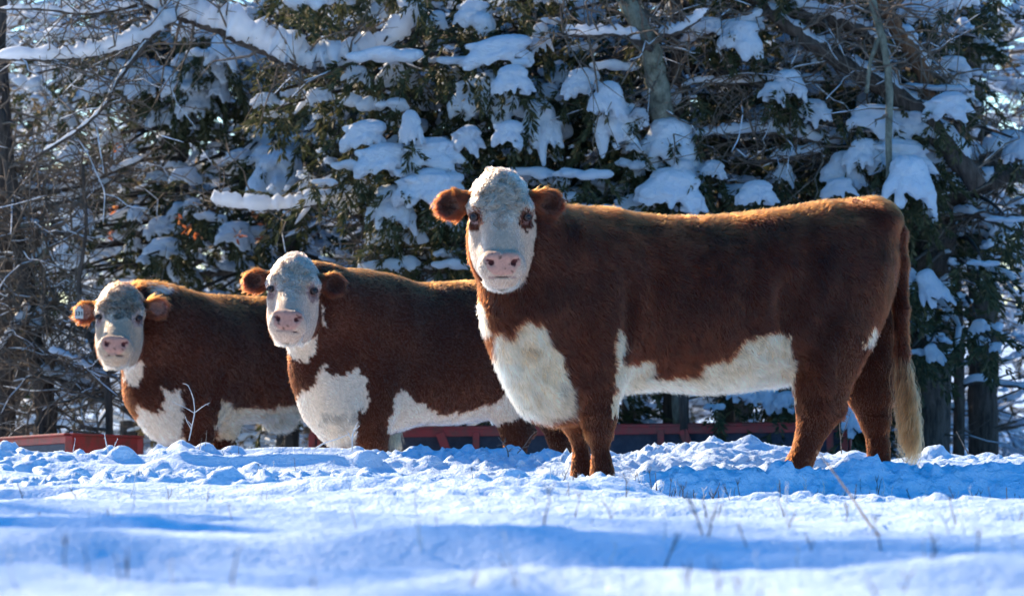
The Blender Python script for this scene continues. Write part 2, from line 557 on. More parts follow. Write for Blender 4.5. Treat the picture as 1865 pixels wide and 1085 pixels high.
def rot(pitch, yaw, roll):
    """pitch lifts the nose, yaw turns the nose towards the right of the frame"""
    return np.array(Matrix.Rotation(math.radians(yaw), 3, 'Z') @ Matrix.Rotation(math.radians(roll), 3, 'Y') @ Matrix.Rotation(math.radians(-pitch), 3, 'X'))

def smooth_table(s, v, win):
    t = np.linspace(s[0], s[-1], 240)
    y = np.interp(t, s, v)
    k = max(3, int(win / (t[1] - t[0])) | 1)
    w = np.hanning(k + 2)[1:-1]; w /= w.sum()
    yp = np.concatenate([2 * y[0] - y[1:k // 2 + 1][::-1], y, 2 * y[-1] - y[-k // 2:-1][::-1]]) if k > 3 else y
    return t, np.convolve(yp, w, 'same')[k // 2:k // 2 + 240] if k > 3 else y

class Cow: pass

def build_cow(S):
    Y0, a = S['Y0'], math.radians(S['yaw'])
    X0 = (S['pr'] - CX) * Y0 / FPX
    ca, sa = math.cos(a), math.sin(a)
    st = np.array(S['st'], float)
    k = (st[:, 0] - CX) / FPX
    s = (k * Y0 - X0) / (ca - k * sa)
    Ys = Y0 + s * sa
    zt = ZC - (st[:, 1] - HY) * Ys / FPX
    zb = ZC - (st[:, 2] - HY) * Ys / FPX
    tt, ztS = smooth_table(s, zt, .12)
    _, zbS = smooth_table(s, zb, .12)
    _, wS = smooth_table(s, st[:, 3], .16)
    def torso(x, y, z):
        sx, sy = x - X0, y - Y0
        ss = sx * ca + sy * sa
        lat = sx * sa - sy * ca
        zt_, zb_, w_ = [np.interp(ss, tt, q) for q in (ztS, zbS, wS)]
        h = np.maximum((zt_ - zb_) / 2, .02); zc = (zt_ + zb_) / 2
        zn = (z - zc) / h
        w2 = w_ * (1 - .16 * np.clip(zn, 0, 1) ** 1.5) * (1 - .10 * np.clip(-zn, 0, 1) ** 2)
        f = (((np.abs(lat) / w2) ** 2.25 + np.abs(zn) ** 2.25) ** (1 / 2.25) - 1) * np.minimum(w2, h)
        e = np.maximum(tt[0] - ss, ss - tt[-1])
        return np.maximum(f, e).astype(np.float32)
    def cv(chain, rfix=1.0):
        out = []
        pts = [(P(c[0], c[1], Y0 + c[2]), c[3]) for c in chain]
        for (p0, r0), (p1, r1) in zip(pts[:-1], pts[1:]):
            out.append(('c', p0, p1, r0 * rfix, r1 * rfix))
        return out
    bR = np.array([[ca, sa, 0], [sa, -ca, 0], [0, 0, 1]])
    def el(q):
        return ('e', P(q[0], q[1], Y0 + q[2]), np.array(q[3:6]), bR)
    H = dict(s=S['hs'], R=rot(*S['hrot']), o=P(S['hp'][0], S['hp'][1], Y0 + S['hp'][2]), ear=S['ear'], earlen=S.get('earlen', .85))
    skull, cut, ears, ecut = head_prims(H)
    legs = [cv([(k_[0], k_[1], k_[2], max(.012, k_[3] - .019 * min(1, max(0, (k_[1] - 725) / 55)))) for k_ in c]) for c in S['legs']]
    neck = [q for c in S['neck'] for q in cv(c)]
    muscles = [el(q) for q in S['mus']]
    tail = cv(S['tail']) if S.get('tail') else []
    allp = skull + ears + neck + muscles + [q for l in legs for q in l] + tail
    lo = np.min([prim_box(q)[0] for q in allp] + [np.array((X0 + tt[0] * ca - .3, Y0 + tt[0] * sa - .3, -0.5))], 0) - .05
    hi = np.max([prim_box(q)[1] for q in allp] + [np.array((X0 + tt[-1] * ca + .3, Y0 + tt[-1] * sa + .4, zt.max()))], 0) + .05
    V = Vol(lo, hi, S['h'])
    sl, G = V.sl(lo, hi)
    V.f[:] = torso(G[0], G[1], G[2])
    for q in neck: V.prim(q, .13)
    for q in muscles: V.prim(q, .10)
    for l in legs:
        for q in l: V.prim(q, .065)
    for q in tail: V.prim(q, .025)
    for q in skull: V.prim(q, .035)
    for q in ears: V.prim(q, .02)
    for q in cut: V.prim(q, .010, True)
    for q in ecut: V.prim(q, .012, True)
    for q in S.get('cutb', []): V.prim(el(q), .07, True)
    vt, qd = V.nets()
    # curly relief on the poll, faint folds and rolls of winter coat elsewhere
    hq = ((vt - H['o']) @ H['R']) / H['s']
    vn0 = vt - H['o'] - H['R'] @ np.array((0, .12, .05)); vn0 /= np.linalg.norm(vn0, axis=1)[:, None]
    onh = np.exp(-(np.maximum(sdf_at(skull, vt), 0) / .01) ** 2) * np.clip((hq[:, 2] - .02) / .10, 0, 1) * (hq[:, 1] < .1)
    vt = vt + vn0 * (onh * (.009 * noise(vt, 38, 71) + .006 * noise(vt, 70, 72)))[:, None] * H['s']
    sdn = np.stack([0 * vt[:, 0], -np.ones(len(vt)), 0 * vt[:, 0]], 1)
    body = np.clip((hq[:, 1] - .12) / .15, 0, 1) * (vt[:, 2] > S['pos'][2] + .3)
    vt = vt + sdn * (body * (.013 * noise(vt * np.array((1.6, 1, .6)), 6.5, 73) + .012 * noise(vt * np.array((1.2, 1, .5)), 3.2, 75) + .005 * noise(vt * np.array((1, 1, .5)), 16, 74)))[:, None]
    # slight relief of folds and muscle
    P0 = S['pos']
    # one smoothing pass
    C = Cow(); C.S = S; C.H = H; C.skull = skull; C.ears = ears; C.neck = neck; C.legs = legs; C.torso = torso; C.tail = tail; C.ecut = ecut
    C.bdir = np.array((ca, sa, 0)); C.X0 = X0; C.Y0 = Y0
    e0 = np.array(P0)
    me = mesh_np("body", vt - e0, qd, M_hide)
    col = coat(C, vt)
    at = me.color_attributes.new("coat", 'FLOAT_COLOR', 'POINT')
    at.data.foreach_set("color", np.hstack([col * 0.8, np.ones((len(col), 1))]).astype(np.float32).ravel())
    C.root = empty(S['name'], P0, S['label'], S['cat'])
    C.body = obj("body", me, C.root)
    C.e0 = e0
    fur(C, vt, qd)
    # eyes
    for sd in (-1, 1):
        c = H['o'] + H['s'] * (H['R'] @ np.array((sd * .124, -.081, .048)))
        r = .0200 * H['s']
        b = bpy.data.meshes.new("eye")
        import bmesh
        bm = bmesh.new(); bmesh.ops.create_uvsphere(bm, u_segments=20, v_segments=14, radius=r); bm.to_mesh(b); bm.free()
        for p in b.polygons: p.use_smooth = True
        b.materials.append(M_eye)
        eo = obj("eye", b, C.root, Vector(c - e0))
        m = MB()
        th = np.linspace(0, 2 * math.pi, 15)
        out = H['R'] @ np.array((sd * .55, -.83, 0)); out /= np.linalg.norm(out)
        u = np.cross(out, (0, 0, 1)); u /= np.linalg.norm(u); v = np.cross(u, out)
        pts = [out * r * .62 + r * .86 * (math.cos(t) * u * 1.15 + math.sin(t) * v * .80) for t in th]
        m.tube(pts, r * .24, 6, cap=False)
        obj("eyelid", m.mesh("eyelid", M_lid), eo)
    return C

def coat(C, p):
    S, H = C.S, C.H
    n = len(p)
    px, py = proj(p)
    jx = 5.0 * noise(p, 28, 1) + 4.0 * noise(p, 75, 2); jy = 5.0 * noise(p, 28, 3) + 5.0 * noise(p, 75, 4)
    q = ((p - H['o']) @ H['R']) / H['s']                  # head frame
    col = np.repeat(RED[None], n, 0)
    v = 0.5 + 0.5 * noise(p, 4.5, 7)
    col = col * (0.62 + 0.5 * v)[:, None]
    # white underside and chest drawn as outlines on the coat
    for poly, c in S['white']:
        m = in_poly(px + jx, py + jy, poly)
        col[m] = c
    for poly in S.get('redp', []):
        m = in_poly(px + jx, py + jy, poly)
        col[m] = RED
    for poly, c in S.get('dirt', []):
        m = in_poly(px + 2 * jx, py + 2 * jy, poly)
        w = np.clip(0.35 + 0.6 * noise(p, 20, 9), 0, 0.7)[:, None]
        col = np.where(m[:, None], col * (1 - w) + np.array(c) * w, col)
    fh = sdf_at(C.skull, p)
    fe = sdf_at(C.ears, p)
    face = (fh < .03 * H['s']) & (q[:, 1] < S.get('facey', .10) + .015 * noise(p, 40, 5)) & (q[:, 2] > -.34) & (fe > fh - .002)
    col[face] = WHITE * np.array(S.get('facec', (1, 1, 1)))
    g = face & (q[:, 2] > .02 + .07 * noise(p, 22, 6)) & (np.abs(q[:, 0]) < .13)
    col[g] = WHITE * np.array(S.get('fore', (.85, .86, .88)))  # darker forehead tone; the bull's mixes dirt with shade painted into the colour
    # eye patches
    for sd in (-1, 1):
        d = np.hypot((q[:, 0] - sd * .122) / .036, (q[:, 2] - .035) / .050)
        m = face & (d < 1 + .3 * noise(p, 60, 8)) & (q[:, 1] < 0)
        col[m] = np.array(S.get('eyec', RED))
        m = face & (d < .45) & (q[:, 1] < 0)
        col[m] = (0.25, 0.10, 0.08)
    # nose pad, lips, nostrils
    zz = q[:, 2] + .010 * noise(p, 40, 10)
    pad = face & ((np.abs(q[:, 0]) / (.088 - .036 * np.clip((-.165 - zz) / .07, 0, 1) + .006 * noise(p, 50, 9))) ** 4 + (np.abs(zz + .183) / .056) ** 4 < 1) & (q[:, 1] < -.22)
    col[pad] = PINK
    spots = pad & (noise(p, 90, 14) > .72)
    col[spots] = PINK * .35
    lip = face & (np.abs(q[:, 2] + .240 + .9 * q[:, 0] ** 2) < .005) & (np.abs(q[:, 0]) < .066) & (q[:, 1] < -.2)
    col[lip] = (0.46, 0.28, 0.23)
    for sd in (-1, 1):
        d = np.sqrt(((q[:, 0] - sd * .052) / .0135) ** 2 + ((q[:, 2] + .176) / .0145) ** 2)
        d2 = np.sqrt(((np.abs(q[:, 0]) - .064 - .7 * (q[:, 2] + .166)) / .016) ** 2 + ((q[:, 2] + .164) / .008) ** 2)
        col[face & ((d < 1) | (d2 < 1)) & (q[:, 1] < -.25)] = (0.15, 0.045, 0.045)
    # ears
    m = (fe < .02) & (fe < fh)
    col[m] = RED * 1.05
    inn = sdf_at(C.ecut, p)
    col[m & (inn < .012)] = np.array(S.get('earin', (0.06, 0.018, 0.010)))
    C.lastq, C.lastfh, C.lastfe, C.lastpad, C.lastface = q, fh, fe, pad | lip, face
    return col

def fur(C, vt, qd):
    S, H = C.S, C.H
    tri = np.vstack([qd[:, [0, 1, 2]], qd[:, [0, 2, 3]]])
    A, B, D = vt[tri[:, 0]], vt[tri[:, 1]], vt[tri[:, 2]]
    cr = np.cross(B - A, D - A)
    ar = np.linalg.norm(cr, axis=1)
    nrm = cr / (ar[:, None] + 1e-12)
    cen = (A + B + D) / 3
    view = np.array((0, 0, ZC)) - cen
    view /= np.linalg.norm(view, axis=1)[:, None]
    fac = (nrm * view).sum(1)
    w = ar * np.where(fac > -.35, 1.0, 0.25)
    q = ((cen - H['o']) @ H['R']) / H['s']
    fh = sdf_at(C.skull, cen); fe = sdf_at(C.ears, cen)
    onhead = np.minimum(fh, fe) < .02
    w *= np.where(onhead, 2.4, 1.0)
    w[cen[:, 2] < S['pos'][2] - .02] = 0
    g = np.random.default_rng(S['seed'])
    N = S['hairs']
    cdf = np.cumsum(w); cdf /= cdf[-1]
    t = np.searchsorted(cdf, g.random(N))
    r1, r2 = g.random(N), g.random(N)
    sw = r1 + r2 > 1; r1[sw] = 1 - r1[sw]; r2[sw] = 1 - r2[sw]
    p = A[t] + r1[:, None] * (B[t] - A[t]) + r2[:, None] * (D[t] - A[t])
    # smooth normals
    vn = np.zeros_like(vt)
    for kx in range(3): np.add.at(vn, tri[:, kx], cr)
    vn /= np.linalg.norm(vn, axis=1)[:, None] + 1e-12
    nn = vn[tri[t, 0]] * (1 - r1 - r2)[:, None] + vn[tri[t, 1]] * r1[:, None] + vn[tri[t, 2]] * r2[:, None]
    nn /= np.linalg.norm(nn, axis=1)[:, None] + 1e-12
    col = coat(C, p)
    q, fh, fe, pad, face = C.lastq, C.lastfh, C.lastfe, C.lastpad, C.lastface
    ear = (fe < .02) & (fe < fh)
    fl = np.min([sdf_at(l, p) for l in C.legs], 0)
    ft = C.torso(p[:, 0], p[:, 1], p[:, 2])
    leg = (fl < .02) & (fl < ft - .03)
    px, py = proj(p)
    flow = C.bdir[None] * 0.75 + np.array((0, 0, -0.75))
    flow = np.repeat(flow, N, 0)
    flow[leg] = np.array((0.15, 0, -1.0))
    wob = np.stack([noise(p, 7, 31), noise(p, 7, 32), noise(p, 7, 33)], 1) * .55 + np.stack([noise(p, 20, 34), noise(p, 20, 35), noise(p, 20, 36)], 1) * .65
    flow += wob
    R, s = H['R'], H['s']
    # face: hair parts from a point between the eyes
    fdir = np.stack([q[:, 0] * 1.2, np.zeros(N), q[:, 2] - .02], 1) @ R.T
    fdir /= np.linalg.norm(fdir, axis=1)[:, None] + 1e-6
    fdir[(q[:, 2] < .02)] += R @ np.array((0, 0, -1.0))
    flow[face] = fdir[face] + .35 * wob[face]
    eo = (p - H['o']) - (R @ np.array((0, .05, .10))) * s
    flow[ear] = eo[ear] / (np.linalg.norm(eo[ear], axis=1)[:, None]) + .3 * wob[ear] + np.array((0, 0, -.35))
    tan = flow - nn * (flow * nn).sum(1)[:, None]
    tan /= np.linalg.norm(tan, axis=1)[:, None] + 1e-9
    L = np.full(N, .030) * S.get('fl', 1.0)
    lift = np.full(N, .42)
    up = np.clip(nn[:, 2], 0, 1)
    lift += .35 * up ** 2
    L *= 1 + .15 * up
    und = np.clip(-nn[:, 2], 0, 1)
    L = L * (1 + .5 * und)
    L[leg] = .017; lift[leg] = .35
    curl = face & (q[:, 2] > .025 + .03 * noise(p, 20, 55) - .06 * (np.abs(q[:, 0]) < .05)) & (np.abs(q[:, 0]) < .15)
    cz = np.clip((q[:, 2] - .0) / .20, 0, 1)
    low = face & ~curl
    L[low] = .010; lift[low] = .35
    L[curl] = (.016 + .040 * cz)[curl]; lift[curl] = (.3 + .3 * cz)[curl]
    throat = face & (q[:, 2] < -.235) & (q[:, 1] > -.22)
    L[throat] = .035
    L[ear] = .030; lift[ear] = .5
    inner = ear & (sdf_at(C.ecut, p) < .008)
    L[ear & ~inner] *= (1.25 + .9 * noise(p, 55, 57))[ear & ~inner]
    L[inner] = .015
    L[pad] = .0
    L = L * g.uniform(.65, 1.15, N) * s
    # breast and brisket fringes are longer
    for (x0, y0, x1, y1, f) in S.get('long', []):
        m = (px > x0) & (px < x1) & (py > y0) & (py < y1)
        L[m] *= f
    keep = (L > .002) & (p[:, 2] > S['pos'][2] - .03)
    def emit(name, idx, npts, crl):
        p_, n_, t_, L_, li = p[idx], nn[idx], tan[idx], L[idx], lift[idx]
        m = len(p_)
        if not m: return
        rnd = g.normal(0, 1, (m, 3)) * .16
        pts = np.zeros((m, npts, 3))
        b = np.cross(n_, t_)
        ph = g.normal(0, .35, m) + 7 * noise(p_, 42, 51); sg = np.where(noise(p_, 30, 52) < 0, -1, 1)
        pos = p_ - n_ * .002
        pts[:, 0] = pos
        for kx in range(1, npts):
            u = kx / (npts - 1)
            if crl:
                an = ph + sg * u * 4.4
                d = t_ * np.cos(an)[:, None] + b * np.sin(an)[:, None] + n_ * (li * (1.1 - u))[:, None] + t_ * .35
            else:
                d = t_ * (1 - .2 * u) + n_ * (li * (1.25 - u))[:, None] + rnd + np.array((0, 0, -.22 * u))
            d /= np.linalg.norm(d, axis=1)[:, None]
            pos = pos + d * (L_ / (npts - 1))[:, None]
            pts[:, kx] = pos
        hc = bpy.data.hair_curves.new(name)
        hc.add_curves([npts] * m)
        hc.attributes['position'].data.foreach_set('vector', (pts - C.e0).astype(np.float32).ravel())
        rad = np.linspace(1.0, .25, npts)[None, :] * np.full(m, S['hr'] * (1.7 if crl else 1.0))[:, None]
        ra = hc.attributes.get('radius') or hc.attributes.new('radius', 'FLOAT', 'POINT')
        ra.data.foreach_set('value', rad.astype(np.float32).ravel())
        ca_ = hc.attributes.new('coat', 'FLOAT_COLOR', 'POINT')
        loc = 1 + (.55 * noise(p_, 46, 61) + .30 * noise(p_, 85, 64) - .12 if crl else .48 * noise(p_ * np.array((1, 1, .55)), 24, 62) + .40 * noise(p_ * np.array((1, 1, .6)), 58, 63) + .2 * noise(p_, 5, 65))
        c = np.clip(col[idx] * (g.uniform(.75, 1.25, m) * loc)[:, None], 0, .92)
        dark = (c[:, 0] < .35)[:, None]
        ga = np.where(dark, np.linspace(.6, 1.25, npts)[None] + (np.clip(n_[:, 2], 0, 1)[:, None] ** 2 + S.get('tipx', 0) + .8 * np.clip(-n_[:, :1], 0, 1)) * 1.6 * np.linspace(0, 1, npts)[None] ** 1.5, np.linspace(.7, 1.0, npts)[None])  # tips lightened on upward and left-facing hair: sun's rim painted into the colour
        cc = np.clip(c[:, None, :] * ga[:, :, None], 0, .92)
        rim_w = (np.clip(n_[:, 2], 0, 1)[:, None] ** 5.5 * dark * np.linspace(0, 1, npts)[None] ** 1.2)[:, :, None]
        cc = cc * (1 - rim_w) + np.array((.55, .115, .016)) * rim_w  # golden rim light painted onto the tips along the back
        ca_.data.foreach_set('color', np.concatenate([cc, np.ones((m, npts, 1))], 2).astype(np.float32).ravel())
        hc.materials.append(M_fur)
        obj(name, hc, C.root)
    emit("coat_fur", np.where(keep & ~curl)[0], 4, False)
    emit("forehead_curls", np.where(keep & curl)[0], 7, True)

def strands(name, root, e0, pts, rad, col, parent):
    m, n = pts.shape[:2]
    hc = bpy.data.hair_curves.new(name)
    hc.add_curves([n] * m)
    hc.attributes['position'].data.foreach_set('vector', (pts - e0).astype(np.float32).ravel())
    ra = hc.attributes.get('radius') or hc.attributes.new('radius', 'FLOAT', 'POINT')
    ra.data.foreach_set('value', (np.linspace(1, .4, n)[None] * np.full((m, 1), rad)).astype(np.float32).ravel())
    at = hc.attributes.new('coat', 'FLOAT_COLOR', 'CURVE')
    at.data.foreach_set('color', np.hstack([col, np.ones((m, 1))]).astype(np.float32).ravel())
    hc.materials.append(M_fur)
    return obj(name, hc, parent)

HAIR = 1.0
COW1 = dict(name="cow", cat="cow", seed=1, Y0=20.0, yaw=18, pr=1300, pos=(float(P(1300, 700, 20)[0]), 20.0, -0.01), h=.0098, hairs=int(250000 * HAIR), hr=.0011,
    label="largest red and white cow, standing side on and nearest the camera",
    st=[(975, 500, 690, .10), (1000, 445, 735, .18), (1035, 405, 752, .24), (1080, 388, 748, .27), (1130, 388, 712, .285), (1200, 396, 704, .32), (1280, 396, 712, .345),
        (1360, 390, 706, .345), (1430, 380, 690, .32), (1490, 369, 655, .30), (1550, 365, 620, .27), (1590, 368, 590, .23), (1612, 382, 560, .17), (1628, 420, 520, .07)],
    neck=[[(1075, 500, -.22, .27), (1010, 470, -.36, .215), (950, 430, -.48, .17), (925, 405, -.52, .14)],
          [(925, 480, -.50, .155), (948, 570, -.44, .155), (968, 640, -.38, .145), (1000, 690, -.32, .155), (1035, 700, -.25, .14)],
          [(985, 560, -.38, .22), (1040, 600, -.28, .24)]],
    mus=[(1075, 560, -.38, .19, .10, .30), (1098, 640, -.40, .12, .09, .17), (1530, 540, .02, .23, .12, .32), (1560, 540, .42, .18, .12, .33), (1510, 610, .0, .16, .11, .20), (1600, 400, .22, .10, .16, .07), (1100, 560, -.43, .14, .06, .22),
         (1420, 660, .12, .12, .10, .07)],
    legs=[[(1086, 640, -.38, .125), (1086, 700, -.38, .104), (1092, 758, -.38, .084), (1091, 791, -.38, .062), (1096, 845, -.38, .054), (1097, 872, -.38, .062), (1097, 905, -.38, .066)],
          [(1046, 700, -.10, .10), (1041, 752, -.10, .078), (1055, 791, -.10, .054), (1059, 838, -.10, .049), (1060, 865, -.10, .058), (1060, 900, -.10, .06)],
          [(1512, 620, .02, .17), (1505, 660, .02, .14), (1497, 705, .02, .120), (1491, 748, .02, .106), (1476, 790, .02, .074), (1465, 822, .02, .066), (1452, 852, .02, .070), (1444, 900, .02, .085)],
          [(1520, 738, .02, .05), (1532, 748, .02, .018)],
          [(1582, 600, .42, .16), (1583, 660, .42, .130), (1584, 710, .42, .112), (1594, 765, .42, .078), (1600, 815, .42, .061), (1601, 850, .42, .062), (1600, 895, .42, .07)],
          [(1606, 705, .42, .05), (1622, 716, .42, .02)]],
    tail=[(1612, 388, .26, .05), (1634, 425, .26, .042), (1639, 480, .25, .038), (1641, 560, .24, .034), (1643, 640, .23, .032), (1646, 690, .23, .030), (1650, 740, .23, .018)],
    hp=(911, 415, -.66), hs=1.0, hrot=(0, 2, 0), ear=(8, 6), facey=.07,
    white=[([(897, 600), (930, 610), (955, 578), (985, 590), (998, 605), (1003, 628), (1024, 648), (1033, 684), (1046, 720), (1050, 760), (1000, 765), (900, 740)], CREAM),
           ([(870, 540), (884, 560), (893, 610), (870, 600)], CREAM),
           ([(1122, 596), (1134, 600), (1140, 618), (1137, 665), (1196, 655), (1188, 684), (1266, 686), (1278, 661), (1325, 651), (1358, 618), (1413, 601), (1438, 608), (1447, 655), (1447, 760), (1116, 760)], CREAM),
           ([(1573, 634), (1590, 598), (1600, 592), (1602, 602), (1586, 628)], CREAM)],
    dirt=[([(960, 700), (1050, 700), (1050, 760), (980, 760)], (0.25, 0.22, 0.19))],
    facec=(.76, .68, .66), fore=(.50, .43, .40), cutb=[(1440, 555, -.235, .07, .06, .15), (1152, 570, -.50, .03, .07, .20)],
    long=[(840, 560, 1000, 780, 1.35), (1120, 680, 1450, 740, 1.15)])

COW2 = dict(name="cow", cat="cow", seed=2, Y0=23.5, yaw=35, pr=820, pos=(float(P(820, 700, 23.5)[0]), 23.5, -0.33), h=.012, hairs=int(130000 * HAIR), hr=.0012, fl=.62,
    label="middle cow, red with a clean white face, between the other two cattle",
    st=[(605, 560, 780, .12), (628, 515, 808, .20), (662, 502, 812, .26), (705, 506, 790, .30), (760, 516, 772, .33), (820, 513, 772, .36), (880, 510, 764, .36), (930, 511, 745, .34),
        (980, 512, 715, .31), (1010, 520, 690, .24), (1028, 540, 660, .12)],
    neck=[[(690, 600, -.35, .27), (632, 580, -.52, .235), (580, 545, -.72, .18), (560, 530, -.78, .145)],
          [(560, 610, -.78, .125), (578, 680, -.70, .125), (600, 735, -.62, .135), (622, 760, -.55, .15)],
          [(618, 660, -.55, .20), (660, 690, -.42, .22)]],
    mus=[(690, 640, -.50, .17, .10, .26), (940, 660, .05, .22, .12, .28), (940, 722, .20, .12, .12, .085)],
    legs=[[(684, 690, -.50, .13), (682, 745, -.50, .105), (680, 800, -.50, .088), (680, 860, -.50, .062), (680, 950, -.50, .06)],
          [(640, 780, -.30, .09), (632, 830, -.30, .07), (632, 940, -.30, .06)],
          [(935, 690, .08, .15), (933, 745, .08, .110), (940, 790, .08, .092), (938, 840, .08, .07), (938, 950, .08, .06)],
          [(962, 782, .08, .045), (973, 786, .08, .02)],
          [(990, 690, .45, .14), (1000, 745, .45, .105), (1020, 800, .45, .078), (1030, 850, .45, .065), (1030, 950, .45, .06)],
          [(935, 738, .10, .020), (934, 752, .10, .013)], [(949, 738, .12, .020), (949, 753, .12, .013)], [(962, 730, .16, .020), (963, 744, .16, .013)]],
    hp=(533, 548, -1.02), hs=.95, hrot=(11, -1, 3), ear=(6, 4), facey=.07, eyec=(0.36, 0.20, 0.17), fore=(.58, .50, .47), facec=(.82, .73, .72), 
    white=[([(545, 712), (567, 702), (586, 662), (596, 666), (602, 686), (618, 688), (652, 670), (668, 692), (673, 730), (664, 752), (652, 742), (650, 790), (640, 815), (580, 815), (540, 740)], WHITE),
           ([(505, 600), (578, 612), (572, 640), (556, 662), (535, 655)], WHITE),
           ([(708, 775), (722, 716), (735, 710), (762, 732), (800, 751), (850, 750), (900, 729), (925, 709), (968, 700), (968, 757), (900, 775), (850, 790), (705, 790)], WHITE),
           ([(586, 552), (590, 548), (593, 600), (588, 598)], WHITE)],
    dirt=[([(580, 760), (650, 750), (650, 815), (585, 815)], (0.22, 0.20, 0.18))],
    udder=True)

COW3 = dict(name="bull", cat="bull", seed=3, Y0=26.3, yaw=33, pr=500, pos=(float(P(500, 700, 26.3)[0]), 26.3, -0.36), h=.0135, hairs=int(110000 * HAIR), hr=.0013, fl=.8,
    label="red and white bull with dark forehead curls, part dirt and part painted shade, and a white ear tag",
    st=[(305, 570, 765, .14), (325, 548, 798, .22), (350, 538, 803, .28), (390, 537, 792, .32), (430, 540, 770, .35), (490, 542, 766, .37), (550, 543, 758, .37), (610, 545, 745, .35),
        (655, 548, 720, .32), (690, 556, 700, .24), (710, 580, 670, .12)],
    neck=[[(380, 640, -.45, .30), (320, 615, -.62, .28), (270, 585, -.80, .22), (245, 570, -.88, .17)],
          [(258, 650, -.80, .125), (275, 715, -.72, .14), (305, 755, -.62, .14), (330, 765, -.50, .15)],
          [(305, 690, -.60, .22), (345, 710, -.48, .24)]],
    mus=[(375, 670, -.58, .19, .11, .26), (300, 560, -.45, .16, .14, .10), (640, 660, .1, .24, .12, .30), (508, 768, .0, .07, .05, .035)],
    legs=[[(370, 700, -.58, .14), (366, 755, -.58, .112), (362, 800, -.58, .095), (362, 850, -.58, .07), (362, 940, -.58, .07)],
          [(400, 750, -.20, .11), (412, 782, -.20, .085), (405, 820, -.20, .07), (405, 940, -.20, .06)],
          [(615, 690, .06, .17), (605, 750, .06, .13), (606, 830, .06, .08), (606, 940, .06, .07)],
          [(690, 690, .45, .14), (690, 760, .45, .11), (685, 830, .45, .08), (685, 940, .45, .07)]],
    hp=(217, 597, -1.24), hs=.98, hrot=(12, 2, 2), ear=(14, -10), earlen=.80, facey=.075, eyec=(0.45, 0.30, 0.26), fore=(.17, .155, .14), facec=(.68, .62, .57), earin=(0.34, 0.15, 0.11),
    white=[([(228, 650), (260, 655), (258, 680), (250, 705), (240, 702), (225, 690)], WHITE),
           ([(245, 735), (275, 748), (284, 752), (296, 744), (294, 705), (302, 704), (315, 716), (330, 708), (333, 760), (332, 810), (250, 810)], WHITE),
           ([(394, 775), (404, 730), (412, 727), (420, 740), (450, 744), (520, 740), (565, 733), (565, 800), (394, 800)], CREAM),
           ([(262, 520), (305, 524), (322, 531), (300, 536), (280, 534)], WHITE * .8)],
    long=[(480, 750, 540, 800, 2.2), (180, 500, 330, 560, 1.5)])

C1 = build_cow(COW1)
C2 = build_cow(COW2)
C3 = build_cow(COW3)

def tail_switch(C, pts0, n, spread, L, col, kink, rad, droop=0):
    g = np.random.default_rng(5)
    a, b = pts0
    m = n
    t0 = g.random(m)
    root = a[None] + (b - a)[None] * t0[:, None] + g.normal(0, .012, (m, 3))
    npt = 14
    lock = g.integers(0, 22, m)
    lph = g.uniform(0, 6.28, 22); ldx = g.uniform(-1, 1, 22); ldl = g.uniform(.75, 1.1, 22); ldy = g.uniform(-1, 1, 22)
    u = np.linspace(0, 1, npt)[None, :]
    env = np.sin(np.clip(u * 1.15, 0, 1) * math.pi * .62) * (1 - .25 * u)
    ll = (L * ldl[lock] * g.uniform(.8, 1.05, m))[:, None]
    x = root[:, 0:1] + spread * ldx[lock][:, None] * env + kink * np.sin(u * 11 + lph[lock][:, None]) * u + g.normal(0, .006, (m, 1)) * u + .10 * L * u * ldl[lock][:, None]
    y = root[:, 1:2] + spread * ldy[lock][:, None] * env + kink * np.cos(u * 11 + lph[lock][:, None]) * u + g.normal(0, .006, (m, 1)) * u
    z = root[:, 2:3] - ll * u
    pts = np.stack([x + 0 * z, y + 0 * z, z], -1)
    c = np.array(col)[None] * g.uniform(.5, 1.2, (m, 1)) * (0.5 + .6 * (t0[:, None])) * g.uniform(.5, 1.15, 22)[lock][:, None]
    strands("tail_switch", None, C.e0, pts, rad, np.clip(c, 0, .9), C.root)

tail_switch(C1, (P(1641, 640, 20.23), P(1650, 735, 20.23)), 3000, .044, .31, (0.50, 0.185, 0.065), .020, .0011)
tail_switch(C3, (P(712, 700, 26.7), P(716, 770, 26.7)), 900, .03, .24, (0.60, 0.45, 0.26), .006, .0013)
# a tail rope for the bull, seen in the gap behind the middle cow's front leg
m = MB(); m.tube([P(712, 590, 26.75) - C3.e0, P(716, 660, 26.78) - C3.e0, P(714, 760, 26.72) - C3.e0], [.035, .03, .022], 10)
obj("tail", m.mesh("tail", mat_base("tail_hide", .8, tuple(RED))[0]), C3.root)

def ear_tag(C):
    H = C.H
    c = P(144, 571, 0.0 + H['o'][1] - .03)
    m = MB()
    m.box((0, 0, 0), (.026, .003, .030)); m.box((0, 0, .036), (.012, .003, .010))
    t = obj("ear_tag", m.mesh("ear_tag", M_tag, False), C.root, Vector(c - C.e0))
    b = t.modifiers.new("b", 'BEVEL'); b.width = .006; b.segments = 3
    cu = bpy.data.curves.new("tag_number", 'FONT'); cu.body = "131"; cu.size = .034; cu.align_x = 'CENTER'; cu.align_y = 'CENTER'; cu.extrude = .0005; cu.offset = .0012
    cu.materials.append(M_print)
    tmp = bpy.data.objects.new("tmp", cu); COL.objects.link(tmp)
    me = bpy.data.meshes.new_from_object(tmp.evaluated_get(bpy.context.evaluated_depsgraph_get())); bpy.data.objects.remove(tmp)
    me.name = "tag_number"
    n = obj("tag_number", me, t, (0, -.0045, 0)); n.rotation_euler = (math.pi / 2, 0, 0)
ear_tag(C3)

